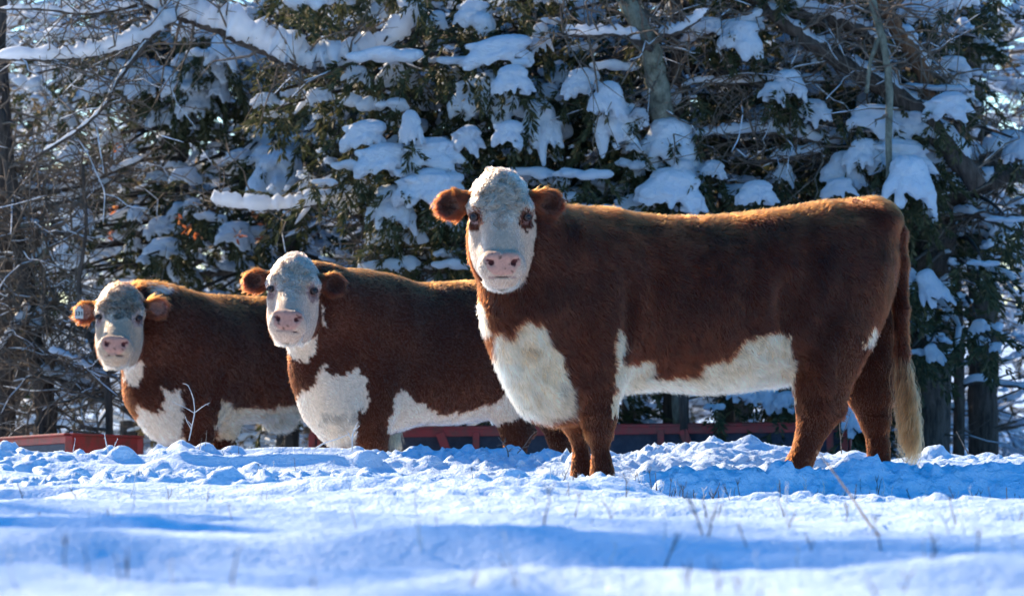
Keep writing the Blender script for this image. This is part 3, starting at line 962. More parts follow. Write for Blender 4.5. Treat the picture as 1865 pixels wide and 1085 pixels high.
# ------------------------------------------------------------------ feed bunks
def metal(name, c0, c1, rough=.55):
    m, nt, b = mat_base(name, rough, c0, .4)
    n = n_noise(nt, 14, 5, .7)
    r = n_ramp(nt, n.outputs[0], [(.42, c0), (.62, c1)])
    nt.links.new(r.outputs[0], b.inputs["Base Color"])
    n_bump(nt, b, n.outputs[0], .3, .01)
    return m
M_redmetal = metal("red_painted_steel", (0.36, 0.035, 0.03), (0.20, 0.05, 0.035))
M_liner = metal("dark_belt_liner", (0.030, 0.036, 0.055), (0.055, 0.06, 0.08), .7)

def bunk():
    Y = 27.6
    a, b = P(566, 782, Y + .25), P(1548, 770, Y - .1)
    root = empty("feed_bunk", (float((a[0] + b[0]) / 2), Y, -.36), "long red steel feed bunk with dark liner standing behind the legs of the cows", "feed bunk")
    r0 = np.array(root.location)
    ax = b - a; L = np.linalg.norm(ax); ax /= L
    side = np.array((ax[1], -ax[0], 0)); up = np.array((0, 0, 1.0))
    a = a - r0; b = b - r0
    W = .62
    def part(name, mat, f, bev=.004):
        m = MB(); f(m)
        o = obj(name, m.mesh(name, mat, False), root)
        if bev:
            bv = o.modifiers.new("b", 'BEVEL'); bv.width = bev; bv.segments = 2
        return o
    for k, off in enumerate((0, W)):
        part("top_rail", M_redmetal, lambda m: (m.bar(a - side * off, b - side * off, .055, .018), m.bar(a - side * off - up * .034 + side * .022, b - side * off - up * .034 + side * .022, .008, .05)))
    part("bottom_rail", M_redmetal, lambda m: m.bar(a - up * .42 - side * .18, b - up * .42 - side * .18, .05, .05))
    def liner(m):
        n = 25
        V = []
        for i in range(n + 1):
            c = a + ax * L * i / n
            for t in np.linspace(0, 1, 9):
                w = t * W
                z = -.03 - .40 * math.sin(t * math.pi) ** .55 - .012 * math.sin(i * 1.9 + t * 3)
                V.append(c - side * (w + .02 - .04 * t) + up * z)
        V = np.array(V)
        Q = [[i * 9 + j, i * 9 + j + 1, (i + 1) * 9 + j + 1, (i + 1) * 9 + j] for i in range(n) for j in range(8)]
        m.add(V, None, Q)
    ln = part("trough_liner", M_liner, liner, 0)
    sd = ln.modifiers.new("s", 'SOLIDIFY'); sd.thickness = .012
    for px, lean in ((569, 0), (585, 0), (815, .10), (868, 0), (1204, 0), (1256, .09), (1512, 0), (1538, 0)):
        k = (px - CX) / FPX
        s = (k * (a[1] + r0[1]) - (a[0] + r0[0])) / (ax[0] - k * ax[1])
        c = a + ax * s + side * .03
        part("leg", M_redmetal, lambda m: m.bar(c - ax * lean * .5 - up * .03, c + ax * lean * .9 - up * .40 + side * .0, .045 if lean == 0 else .06, .02, side))
    for off in (0, L):
        part("end_panel", M_redmetal, lambda m: m.bar(a + ax * off - side * .02 - up * .19, a + ax * off - side * (W - .02) - up * .19, .012, .34))
bunk()

def left_bunk():
    c0, c1, c2 = P(-150, 808, 28.6), P(126, 790, 26.4), P(254, 795, 26.9)
    root = empty("feed_bunk", (float(c1[0]), float(c1[1]), -.36), "low red feed trough with dark liner at the left edge of the snow bank", "feed bunk")
    r0 = np.array(root.location)
    c0, c1, c2 = c0 - r0, c1 - r0, c2 - r0
    up = np.array((0, 0, 1.0))
    c3 = c0 + (c2 - c1)
    def part(name, mat, f, bev=.004):
        m = MB(); f(m)
        o = obj(name, m.mesh(name, mat, False), root)
        bv = o.modifiers.new("b", 'BEVEL'); bv.width = bev; bv.segments = 2
    for p, q in ((c0, c1), (c1, c2), (c3, c2)):
        part("top_rail", M_redmetal, lambda m: (m.bar(p, q, .075, .014), m.bar(p - up * .032, q - up * .032, .012, .05)))
    part("end_panel", M_redmetal, lambda m: m.bar(c1 - up * .19 + .03 * (c2 - c1), c2 - up * .19 - .03 * (c2 - c1), .012, .27))
    part("trough_liner", M_liner, lambda m: (m.bar(c0 - up * .21, c1 - up * .21 - .02 * (c1 - c0), .012, .30), m.bar(c3 - up * .21, c2 - up * .21, .012, .30)))
    for p in (c0, c1, c2, c3):
        part("leg", M_redmetal, lambda m: m.bar(p - up * .01, p * np.array((1, 1, 0)) * 1.0 + up * .0, .05, .05, (0, 1, 0)))
left_bunk()

# ------------------------------------------------------------------ trees
def leaf_mat(name, c0, c1, c2):
    m, nt, b = mat_base(name, .6, c0, .25)
    g = nt.nodes.new("ShaderNodeNewGeometry")
    r = n_ramp(nt, g.outputs["Random Per Island"], [(0, c0), (.6, c1), (1, c2)])
    nt.links.new(r.outputs[0], b.inputs["Base Color"])
    tr = nt.nodes.new("ShaderNodeBsdfTranslucent")
    nt.links.new(r.outputs[0], tr.inputs[0])
    mx = nt.nodes.new("ShaderNodeMixShader"); mx.inputs[0].default_value = .35 if 'cedar' in name else .55
    out = nt.nodes["Material Output"]
    nt.links.new(b.outputs[0], mx.inputs[1]); nt.links.new(tr.outputs[0], mx.inputs[2]); nt.links.new(mx.outputs[0], out.inputs[0])
    return m
M_cedar = leaf_mat("cedar_foliage", (0.030, 0.040, 0.018), (0.065, 0.075, 0.035), (0.14, 0.12, 0.06))
M_olive = leaf_mat("winter_foliage", (0.07, 0.065, 0.035), (0.16, 0.13, 0.07), (0.30, 0.22, 0.12))
M_oakleaf = leaf_mat("dead_oak_leaves", (0.30, 0.09, 0.03), (0.42, 0.13, 0.05), (0.5, 0.22, 0.08))

def spray_proto(seed, n=42):
    """drooping cedar spray about 0.35 m long: blades as folded diamonds. Returns (n,4,3)"""
    g = np.random.default_rng(seed)
    t = g.random(n) ** .8
    side = g.choice([-1, 1], n)
    base = np.stack([t * .30, side * 0.01 * g.random(n), -.10 * t * t + 0 * t], 1)
    d = np.stack([.7 + .3 * g.random(n), side * g.uniform(.3, 1.1, n) * (1 - .5 * t), g.uniform(-.75, .35, n)], 1)
    d /= np.linalg.norm(d, axis=1)[:, None]
    L = g.uniform(.04, .11, n)[:, None]; w = g.uniform(.006, .013, n)[:, None]
    u = np.cross(d, g.normal(0, 1, (n, 3))); u /= np.linalg.norm(u, axis=1)[:, None]
    return np.stack([base, base + d * L * .5 + u * w, base + d * L, base + d * L * .5 - u * w], 1)
SPRAYS = [spray_proto(k) for k in range(6)]

def place_sprays(pos, yaw, pitch, scale, seed=0):
    """many sprays at once -> V (N*k,3), Q"""
    g = np.random.default_rng(seed)
    Vs = []
    kind = g.integers(0, 6, len(pos))
    for k in range(6):
        m = kind == k
        if not m.any(): continue
        S = SPRAYS[k]
        cy, sy = np.cos(yaw[m]), np.sin(yaw[m]); cp, sp = np.cos(pitch[m]), np.sin(pitch[m])
        M = np.zeros((m.sum(), 3, 3))
        M[:, 0, 0] = cy * cp; M[:, 1, 0] = sy * cp; M[:, 2, 0] = sp
        M[:, 0, 1] = -sy; M[:, 1, 1] = cy
        M[:, 0, 2] = -cy * sp; M[:, 1, 2] = -sy * sp; M[:, 2, 2] = cp
        v = np.einsum('nij,qkj->nqki', M, S) * scale[m][:, None, None, None] + pos[m][:, None, None, :]
        Vs.append(v.reshape(-1, 3))
    V = np.vstack(Vs)
    return V, np.arange(len(V)).reshape(-1, 4)

def clump_proto(seed):
    """a pad of snow sagging over a cedar spray, about 1 wide and 1 high, origin at its top middle"""
    g = np.random.default_rng(seed)
    V = Vol((-.75, -.6, -1.1), (.75, .6, .3), .034)
    pr = [('e', np.array((g.uniform(-.08, .08), 0, -.18)), np.array((.30, .26, .20)))]
    n = g.integers(5, 9)
    for k in range(n):
        a = (k + .5) / n * math.pi + g.uniform(-.2, .2)
        dx, dy = math.cos(a), -math.sin(a) * .6
        L = g.uniform(.35, .8)
        p0 = np.array((dx * .12, dy * .10, -.16 - .05 * g.random()))
        p1 = np.array((dx * .33 + g.uniform(-.05, .05), dy * .34, -.28 - .35 * L))
        p2 = p1 + np.array((dx * .10 + g.uniform(-.05, .05), dy * .06, -.34 * L))
        r = g.uniform(.075, .125)
        pr += [('c', p0, p1, .14, r), ('c', p1, p2, r, r * .45)]
    for k in range(7):
        a = g.uniform(0, math.pi)
        pr.append(('e', np.array((math.cos(a) * g.uniform(.15, .4), -.3 * math.sin(a) * g.random(), g.uniform(-.7, -.12))), np.array((g.uniform(.05, .12), g.uniform(.05, .10), g.uniform(.04, .09)))))
    for q in pr: V.prim(q, .06)
    v, q = V.nets()
    d = v / (np.linalg.norm(v, axis=1)[:, None] + 1e-6)
    v = v + d * (.040 * noise(v, 6, seed) + .028 * noise(v, 13, seed + 50) + .012 * noise(v, 26, seed + 70))[:, None]
    me = mesh_np("snow_clump", v, q, M_snow_branch)
    return me
CLUMPS = [clump_proto(100 + k) for k in range(8)]
def pat_proto(seed):
    g = np.random.default_rng(seed)
    V = Vol((-.75, -.5, -.4), (.75, .5, .45), .045)
    for k in range(7):
        V.prim(('e', np.array((g.uniform(-.4, .4), g.uniform(-.15, .15), g.uniform(-.08, .06))), np.array((g.uniform(.12, .26), g.uniform(.12, .2), g.uniform(.08, .17)))), .07)
    v, q = V.nets()
    v = v * (1 + .12 * noise(v, 6, seed))[:, None]
    return mesh_np("snow_pat", v, q, M_snow_branch)
PATS = [pat_proto(200 + k) for k in range(5)]

def arrs(me):
    v = np.zeros(len(me.vertices) * 3, np.float32); me.vertices.foreach_get("co", v)
    f = np.zeros(len(me.loops), np.int32); me.loops.foreach_get("vertex_index", f)
    return v.reshape(-1, 3), f.reshape(-1, 4)
def small_blob(seed):
    g = np.random.default_rng(seed)
    V = Vol((-.7, -.6, -.5), (.7, .6, .5), .215)
    for k in range(4):
        V.prim(('e', np.array((g.uniform(-.32, .32), g.uniform(-.15, .15), g.uniform(-.12, .1))), np.array((g.uniform(.16, .3), g.uniform(.15, .24), g.uniform(.1, .2)))), .08)
    v, q = V.nets()
    return v.astype(np.float32), q
BLOBS = [small_blob(300 + k) for k in range(6)]

def blob_cloud(pos, scale, seed, m=None, tilt=.6):
    """many small snow lumps -> adds into an MB"""
    m = m or MB()
    g = np.random.default_rng(seed)
    for p, s in zip(pos, scale):
        v, q = BLOBS[g.integers(0, 6)]
        a = g.uniform(0, 6.28); b = g.uniform(-tilt, tilt)
        R = np.array(Matrix.Rotation(b, 3, 'Y') @ Matrix.Rotation(a, 3, 'Z'))
        m.add((v * np.array((1, 1, g.uniform(.7, 1.3)))) @ R.T * s + p, None, q)
    return m

def limb_path(p0, yaw, L, rise, droop, n=7, wig=.05, g=RNG):
    t = np.linspace(0, 1, n)[:, None]
    d = np.array((math.cos(yaw), math.sin(yaw), 0))
    pts = p0 + d * L * t + np.array((0, 0, 1.0)) * (rise * t - droop * t ** 2)
    pts[1:] += g.normal(0, wig, (n - 1, 3)) * L * .5
    return pts

def snow_strip(m, pts, r, g, gaps=.25, thick=1.0):
    """snow lying along the top of a branch, broken by gaps"""
    seg = []
    for k in range(len(pts)):
        if g.random() < gaps and len(seg) < 2 or g.random() < gaps * .4:
            if len(seg) > 1: yield_(m, seg, g, thick)
            seg = []
        else: seg.append((pts[k], r[k]))
    if len(seg) > 1: yield_(m, seg, g, thick)
def yield_(m, seg, g, thick):
    p = np.array([s[0] for s in seg]); r = np.array([s[1] for s in seg])
    k = max(len(p), 2) * 3
    t = np.linspace(0, len(p) - 1, k)
    pp = np.stack([np.interp(t, np.arange(len(p)), p[:, i]) for i in range(3)], 1)
    rr = np.interp(t, np.arange(len(p)), r)
    h = (rr * 1.0 + .009) * thick * g.uniform(.7, 1.3, k)
    h[0] *= .3; h[-1] *= .3
    pp[:, 2] += rr * .55 + h * .55
    m.tube(pp, h, 6, True, .15)

def cedar(px, Y, height, crown_r, label, seed, base=.35, trunk_r=.10, nlimb=44, lean=0.0, spray_n=900, clumps=(), small=1200, extra=60, trunk_pts=None, ymask=None, mat=None):
    g = np.random.default_rng(seed)
    b0 = P(px, 700, Y); b0[2] = float(ground_h(b0[0], b0[1], False)) - .05
    root = empty("cedar_tree", b0, label, "tree", "snow laden cedars along the wood edge")
    T = MB()
    tp = np.array([(lean * t * height, .05 * math.sin(3 * t), t * height) for t in np.linspace(0, 1, 12)])
    tp[:, :2] += g.normal(0, .015, (12, 2))
    T.tube(tp, np.linspace(trunk_r, trunk_r * .25, 12), 12, True, .06)
    obj("trunk", T.mesh("trunk", M_bark_dark), root)
    F, sp, sy, spi, ss = MB(), [], [], [], []
    S = MB(); pats = []
    for k in range(nlimb):
        z = base * 1.0 + (height - base) * ((k + g.random()) / nlimb) ** .9
        u = (z - base) / (height - base)
        L = crown_r * (1 - .55 * u) * g.uniform(.65, 1.1)
        yaw = g.uniform(0, 2 * math.pi)
        if math.sin(yaw) > .3 and g.random() < .5: yaw = -yaw
        p0 = np.array([np.interp(z, tp[:, 2], tp[:, i]) for i in range(3)])
        pts = limb_path(p0, yaw, L, .30 * L, .75 * L * g.uniform(.5, 1), 8, .045, g)
        r = np.linspace(.028, .006, 8) * (L / 1.3)
        m = MB(); m.tube(pts, r, 6, True, .1)
        obj("branch", m.mesh("branch", M_bark_dark), root)
        snow_strip(S, pts, r, g, .22, 1.1)
        ns = int(spray_n / nlimb * (L / crown_r) * 1.35)
        t = g.uniform(.25, 1.02, ns)
        q = np.stack([np.interp(t, np.linspace(0, 1, 8), pts[:, i]) for i in range(3)], 1)
        q += g.normal(0, .11, (ns, 3)) * np.array((1, 1, .8))
        sp.append(q); sy.append(yaw + g.normal(0, .9, ns)); spi.append(g.uniform(-.9, .3, ns)); ss.append(g.uniform(.7, 1.25, ns))
        nb = max(1, int(small / nlimb))
        tb = g.integers(0, ns, nb) if math.sin(yaw) > 0 else g.integers(0, ns, nb * 2)
        for i in tb: pats.append(q[i] + (0, 0, .05))
    cl_o = []
    clumps = list(clumps); named = len(clumps)
    pr_ = FPX / Y
    for _ in range(extra):
        zz = g.uniform(base + .2, min(height, 4.0)); rr_ = crown_r * (1 - .55 * (zz - base) / (height - base))
        w_ = g.uniform(16, 40) + 40 * g.random() ** 3
        cx_, cy_ = px + g.uniform(-1, 1) * rr_ * .95 * pr_, HY - (zz + b0[2] - ZC) * pr_
        if (450 < cx_ < 650 and cy_ > 370) or (1635 < cx_ and cy_ > 330): continue
        clumps.append((cx_, cy_, w_, w_ * g.uniform(.6, 1.25), g.choice(['c', 'c', 'p'])))
    for ic, (cx, cy, w, h, kind) in enumerate(clumps):
        dy = (27.35 - Y + g.uniform(-.25, .25) if Y < 31 else g.uniform(-1.4, -1.2) * crown_r) if ic < named else g.uniform(-1.25, -.9) * crown_r
        c = P(cx, cy - h * .5, Y + dy) - b0
        sx, sz = w * (Y + dy) / FPX, h * (Y + dy) / FPX
        cl_o.append((c, sx * 1.45, sz * 1.22, kind))
        n = max(6, int(22 * sx * sz / .12))
        q = c + np.stack([g.uniform(-.62, .62, n) * sx, g.uniform(.02, .30, n) , g.uniform(-1.08, .0, n) * sz], 1)
        sp.append(q); sy.append(-math.pi / 2 + g.normal(0, 1.1, n)); spi.append(g.uniform(-1.2, -.1, n)); ss.append(g.uniform(.55, .95, n))
        # the twig that carries it
        m = MB()
        z0 = c[2] + .25
        pa = np.array([np.interp(np.clip(z0, 0, height), tp[:, 2], tp[:, i]) for i in range(3)])
        pb = c + np.array((0, .06, -.10 * sz))
        mid = (pa + pb) / 2 + np.array((0, 0, .12))
        tt_ = np.linspace(0, 1, 7)[:, None]
        path = (1 - tt_) ** 2 * pa + 2 * tt_ * (1 - tt_) * mid + tt_ ** 2 * pb
        m.tube(path, np.linspace(.022, .008, 7), 6, True, .1)
        obj("branch", m.mesh("branch", M_bark_dark), root)
    sp = np.vstack(sp); sy = np.concatenate(sy); spi = np.concatenate(spi); ss = np.concatenate(ss)
    V, Q = place_sprays(sp, sy, spi, ss, seed)
    me = mesh_np("foliage", V, Q, mat or M_cedar, False)
    tag(obj("foliage", me, root), kind='stuff')
    pats = np.array(pats)
    blob_cloud(pats, g.uniform(.04, .17, len(pats)) * g.uniform(.7, 1.2, len(pats)), seed, S)
    tag(obj("branch_snow", S.mesh("branch_snow", M_snow_thin), root), kind='stuff')
    for c, sx, sz, kind in cl_o:
        if kind == 'p':
            o = obj("snow_clump", PATS[g.integers(0, 5)], root, Vector(c) - Vector((0, 0, .4 * sz))); o.scale = (sx * .95, max(.16, sx * .6), sz * 1.25)
        else:
            o = obj("snow_clump", CLUMPS[g.integers(0, 8)], root, Vector(c)); o.scale = (sx, max(.18, min(sx, sz)) * .9, sz)
        tl = {'l': .5, 'r': -.5}.get(kind, g.uniform(-.12, .12))
        o.rotation_euler = (0, tl, g.uniform(-.3, .3))
    return root

CL = {
 'A': [(770, 292, 105, 75, 'c'), (692, 300, 90, 75, 'c'), (712, 385, 75, 95, 'c'), (705, 425, 60, 55, 'c'), (775, 352, 95, 85, 'c'), (662, 255, 75, 70, 'c'), (745, 238, 36, 70, 'c'),
       (632, 345, 70, 34, 'p'), (650, 140, 44, 40, 'c'), (700, 98, 90, 60, 'p'), (640, 300, 50, 40, 'p'), (815, 340, 55, 50, 'c'), (760, 430, 60, 40, 'p'), (725, 190, 60, 40, 'p'), (590, 330, 40, 26, 'p'), (810, 400, 50, 60, 'c')],
 'B': [(890, 188, 104, 112, 'c'), (905, 102, 112, 70, 'c'), (868, 32, 66, 60, 'c'), (982, 72, 30, 58, 'c'), (985, 240, 64, 112, 'c'), (925, 250, 50, 60, 'c'), (1000, 172, 40, 40, 'c'),
       (960, 312, 84, 40, 'p'), (1012, 332, 84, 54, 'p'), (930, 150, 60, 60, 'c'), (830, 110, 60, 36, 'p'), (850, 260, 50, 60, 'c'), (1030, 360, 80, 40, 'p'), (830, 480, 60, 40, 'p'), (700, 480, 60, 40, 'p')],
 'C': [(1095, 232, 78, 115, 'r'), (1060, 155, 62, 60, 'c'), (1110, 185, 52, 70, 'c'), (1225, 275, 95, 118, 'c'), (1228, 350, 100, 84, 'c'), (1170, 368, 52, 52, 'p'), (1166, 192, 42, 32, 'p'),
       (1060, 318, 70, 44, 'p'), (1120, 340, 70, 40, 'p'), (1120, 118, 60, 40, 'p'), (1150, 300, 40, 40, 'p'), (1270, 330, 40, 70, 'c'), (1300, 22, 24, 60, 'c'), (1085, 380, 60, 34, 'p')],
 'D': [(1590, 222, 84, 62, 'c'), (1640, 232, 110, 70, 'c'), (1625, 295, 120, 84, 'c'), (1655, 340, 84, 112, 'c'), (1572, 285, 54, 66, 'c'), (1540, 312, 64, 70, 'c'), (1690, 382, 26, 46, 'c'),
       (1720, 200, 70, 60, 'c'), (1700, 290, 60, 60, 'c'), (1525, 345, 50, 40, 'c'), (1600, 268, 60, 40, 'p'), (1700, 160, 90, 26, 'p'), (1430, 320, 34, 44, 'c'), (1375, 355, 60, 50, 'c')],
 'E': [(300, 135, 110, 60, 'p'), (340, 160, 70, 70, 'c'), (262, 150, 60, 70, 'c'), (410, 140, 70, 66, 'c'), (110, 60, 80, 40, 'p'), (60, 150, 50, 40, 'p'), (360, 190, 60, 60, 'c'), (300, 220, 50, 50, 'c'), (430, 90, 60, 40, 'p'), (200, 60, 90, 50, 'p'), (480, 260, 60, 70, 'c'), (150, 400, 40, 40, 'c'), (240, 120, 60, 50, 'p'), (462, 175, 44, 72, 'c'), (385, 120, 60, 40, 'p'), (180, 160, 60, 40, 'c'),
       (330, 390, 36, 44, 'c'), (245, 392, 24, 34, 'c')],
 'F': [(505, 330, 90, 110, 'c'), (490, 290, 60, 50, 'c'), (428, 430, 64, 52, 'c'), (540, 160, 40, 60, 'c'), (560, 250, 60, 40, 'p'), (470, 420, 50, 40, 'p')],
 'G': [(1395, 722, 56, 60, 'c'), (1350, 716, 44, 50, 'c'), (1300, 742, 26, 32, 'p'), (1560, 690, 50, 90, 'c'), (1560, 770, 46, 80, 'c'), (1430, 735, 40, 46, 'c')],
 'H': [(1680, 535, 44, 84, 'r'), (1650, 505, 36, 36, 'c'), (1790, 480, 40, 26, 'p'), (1782, 597, 30, 32, 'c'), (1812, 635, 22, 24, 'c'), (1830, 400, 50, 26, 'p'), (1690, 650, 30, 44, 'r'), (1665, 640, 40, 24, 'p')],
}
cedar(745, 29.6, 4.3, 1.75, "cedar left of the tallest cow, carrying fan shaped snow clumps above the middle cow's back", 11, base=.75, spray_n=620, clumps=CL['A'])
cedar(960, 30.3, 4.5, 1.6, "cedar straight above the nearest cow's white head, with the biggest dome of snow", 12, base=.9, spray_n=640, clumps=CL['B'])
cedar(1222, 29.2, 4.4, 1.6, "cedar whose trunk shows under the nearest cow's belly and whose snow hangs over her back", 13, base=.95, spray_n=620, clumps=CL['C'], trunk_r=.085)
cedar(1602, 29.8, 4.2, 1.45, "cedar spreading snowy boughs above the nearest cow's rump", 14, base=1.25, spray_n=600, clumps=CL['D'], trunk_r=.07)
cedar(330, 33.5, 4.4, 1.7, "cedar high above the bull's head with rounded snow pillows", 15, base=1.3, spray_n=190, clumps=CL['E'])
cedar(520, 32.5, 4.3, 1.5, "thin cedar in the gap behind the bull and the middle cow", 16, base=.9, spray_n=280, clumps=CL['F'])
cedar(1420, 31.5, 4.3, 1.6, "dark cedar behind the middle of the nearest cow's back with little snow", 17, base=1.0, spray_n=600, clumps=())
cedar(1480, 29.6, 1.25, .55, "low young cedar loaded with snow seen between the nearest cow's legs", 18, base=.12, spray_n=260, clumps=CL['G'], trunk_r=.035, nlimb=16, small=60, extra=0)
cedar(1745, 30.6, 3.9, 1.0, "slim cedar twined between the two thick trunks at the right", 19, base=.5, spray_n=70, clumps=CL['H'], trunk_r=.05, nlimb=24, small=130, extra=6)

# ---- bare and half bare broadleaf trees with traced trunks
def traced_tree(name, Y, label, limbs, seed, twigs=60, cat="tree", group=None, zfoot=True):
    """limbs: list of (kind, [(px,py,dy,r_px)...], material, snow thickness)"""
    g = np.random.default_rng(seed)
    f = limbs[0][1][0]
    b0 = P(f[0], 700, Y + f[2]); b0[2] = float(ground_h(b0[0], b0[1], False)) - .05
    root = empty(name, b0, label, cat, group)
    TW, S = MB(), MB()
    for kind, pts, mat, sn in limbs:
        pts = np.array(pts, float)
        k = len(pts)
        t = np.linspace(0, k - 1, (k - 1) * 5 + 1)
        w = np.stack([P(p[0], p[1], Y + p[2]) for p in pts]) - b0
        q = np.stack([np.interp(t, np.arange(k), w[:, i]) for i in range(3)], 1)
        if len(q) > 8:
            kk = np.array([.25, .5, .25])
            for _ in range(4):
                q[1:-1] = kk[0] * q[:-2] + kk[1] * q[1:-1] + kk[2] * q[2:]
        r = np.interp(t, np.arange(k), pts[:, 3]) * Y / FPX
        q[1:-1] += g.normal(0, .10, (len(q) - 2, 3)) * r[1:-1, None]
        m = MB(); m.tube(q, r, 16 if kind == 'trunk' else 9, True, .05)
        obj(kind, m.mesh(kind, mat), root)
        if sn > 0:
            snow_strip(S, q[::2], r[::2], g, .06, sn)
        nt_ = int(twigs * len(q) / 40)
        for _ in range(nt_):
            i = g.integers(1, len(q))
            dirn = g.normal(0, 1, 3) * np.array((1, .6, .6)) + np.array((0, 0, .35)); dirn /= np.linalg.norm(dirn)
            L = g.uniform(.15, .7)
            n = 6
            bend = g.normal(0, .35, 3)
            tw = np.array([q[i] + dirn * L * u + bend * L * u * u * .9 + np.array((0, 0, -.25)) * L * u * u for u in np.linspace(0, 1, n)])
            tw[1:] += g.normal(0, .035 * L, (n - 1, 3))
            rr = np.linspace(min(.012, r[i] * .5), .002, n)
            TW.tube(tw, rr, 4, False)
            if abs(dirn[2]) < .7 and g.random() < .5: snow_strip(S, tw[1:], rr[1:], g, .3, .30)
            for _ in range(3):
                j = g.integers(1, n - 1); d2 = dirn + g.normal(0, .7, 3); d2 /= np.linalg.norm(d2)
                TW.tube(np.array([tw[j] + d2 * L * .45 * u for u in (0, .5, 1)]), [.004, .003, .0015], 3, False)
    if TW.V: tag(obj("twigs", TW.mesh("twigs", M_twig), root), kind='stuff')
    if S.V: tag(obj("branch_snow", S.mesh("branch_snow", M_snow_thin), root), kind='stuff')
    return root

D, G_, R_ = M_bark_dark, M_bark_grey, M_bark_rust
traced_tree("broadleaf_tree", 29.4, "thickest dark trunk just right of the nearest cow's tail, forking into heavy limbs", [
    ('trunk', [(1688, 840, 0, 38), (1690, 700, 0, 36), (1690, 560, 0, 36), (1692, 460, 0, 42), (1700, 380, 0, 46), (1715, 330, .1, 38)], D, 0),
    ('branch', [(1710, 350, 0, 34), (1760, 320, 0, 26), (1810, 290, 0, 24), (1880, 262, 0, 24), (1950, 240, 0, 22)], D, .8),
    ('branch', [(1705, 370, 0, 24), (1780, 345, -.2, 13), (1830, 320, -.2, 12), (1900, 318, -.2, 10)], D, 1.0),
    ('branch', [(1700, 420, 0, 10), (1760, 385, -.3, 6), (1800, 400, -.3, 5), (1870, 425, -.3, 4)], D, 1.0)], 31, 60)
traced_tree("broadleaf_tree", 30.4, "thick upright trunk at the top right with rough grey brown bark", [
    ('trunk', [(1700, 840, 0, 30), (1700, 500, 0, 30), (1697, 300, 0, 30), (1688, 150, 0, 31), (1682, 0, 0, 32), (1680, -60, 0, 32)], D, 0)], 32, 20)
traced_tree("broadleaf_tree", 31.2, "second thick trunk at the right with a snow patch in its bark", [
    ('trunk', [(1790, 840, 0, 28), (1790, 650, 0, 27), (1786, 480, 0, 26), (1776, 330, 0, 25), (1766, 180, 0, 24), (1762, 60, 0, 23), (1760, -60, 0, 22)], D, 0),
    ('branch', [(1762, 30, 0, 8), (1800, 50, -.2, 7), (1840, 40, -.2, 6), (1890, 15, -.2, 5)], D, 2.0),
    ('branch', [(1790, 240, 0, 7), (1830, 260, -.2, 5), (1880, 250, -.2, 4)], D, 1.0)], 33, 60)
traced_tree("broadleaf_tree", 27.5, "fallen dark limbs slanting across the top above the nearest cow's rump", [
    ('trunk', [(1780, 340, 0, 18), (1700, 230, 0, 22), (1620, 165, 0, 18), (1560, 130, 0, 16), (1500, 95, 0, 14), (1440, 52, 0, 12), (1390, 15, 0, 11), (1340, -30, 0, 10)], D, .62),
    ('branch', [(1690, 230, .1, 12), (1690, 145, .1, 15), (1660, 90, .1, 16), (1628, 45, .1, 14), (1600, 0, .1, 12), (1580, -40, .1, 11)], R_, .7),
    ('branch', [(1640, 172, .1, 9), (1590, 60, .1, 11), (1530, 40, .1, 13), (1460, 30, .1, 15), (1400, 15, .1, 13), (1350, -10, .1, 11)], D, .9)], 34, 60)
traced_tree("sapling", 27.2, "slender curved sapling stem at the top, in front of the slanting limbs", [
    ('trunk', [(1618, 400, 0, 5), (1620, 150, 0, 7), (1612, 90, 0, 7), (1598, 40, 0, 7), (1588, 0, 0, 8), (1584, -30, 0, 8)], G_, .0),
    ('branch', [(1578, 170, 0, 4), (1585, 110, 0, 4), (1600, 70, 0, 5)], G_, .0)], 35, 25)
traced_tree("broadleaf_tree", 27.2, "leaning pale trunk with green lichen at the top above the nearest cow's shoulders", [
    ('trunk', [(1240, 800, .6, 14), (1236, 480, .5, 16), (1222, 300, .4, 20), (1205, 190, .2, 22), (1190, 110, .1, 20), (1168, 50, 0, 18), (1140, 0, 0, 17), (1115, -50, 0, 16)], G_, .0),
    ('branch', [(1188, 90, 0, 7), (1130, 60, -.1, 5), (1070, 66, -.1, 5), (1015, 62, -.1, 4)], D, 1.4),
    ('branch', [(1200, 66, 0, 6), (1240, 60, -.1, 5), (1290, 20, -.1, 4)], D, 1.2)], 36, 60)
traced_tree("sapling", 27.6, "thin dark upright stem just right of the leaning lichen trunk", [
    ('trunk', [(1246, 800, 0, 9), (1240, 400, 0, 9), (1234, 160, 0, 10), (1230, 60, 0, 10), (1228, -50, 0, 10)], D, 0),
    ('branch', [(1238, 90, 0, 5), (1290, 60, -.2, 4), (1340, 50, -.2, 4), (1400, 20, -.2, 4)], D, 1.6)], 37, 25)
for (px, r, y, lab, sd) in ((1145, 15, 30.8, "leftmost trunk in the gap under the nearest cow's belly", 38), (1322, 15, 30.5, "trunk seen under the nearest cow's belly right of its middle", 39)):
    traced_tree("broadleaf_tree", y, lab, [('trunk', [(px, 840, 0, r), (px + 2, 600, 0, r), (px - 6, 300, .2, r * .9), (px + 6, 60, .3, r * .8), (px, -60, .3, r * .7)], D, 0)], sd, 40)
traced_tree("broadleaf_tree", 29.2, "dark trunk at the very left edge of the picture", [
    ('trunk', [(12, 850, 0, 17), (8, 600, 0, 17), (6, 400, 0, 17), (2, 250, 0, 16), (-4, 100, 0, 15), (0, -60, 0, 14)], D, 0),
    ('branch', [(15, 330, 0, 8), (60, 350, -.1, 6), (130, 345, -.1, 5), (190, 320, -.1, 4), (260, 290, -.1, 3)], D, 1.0),
    ('branch', [(15, 420, 0, 7), (70, 375, -.1, 5), (150, 360, -.1, 5), (220, 320, -.1, 3)], D, 1.2)], 40, 110)
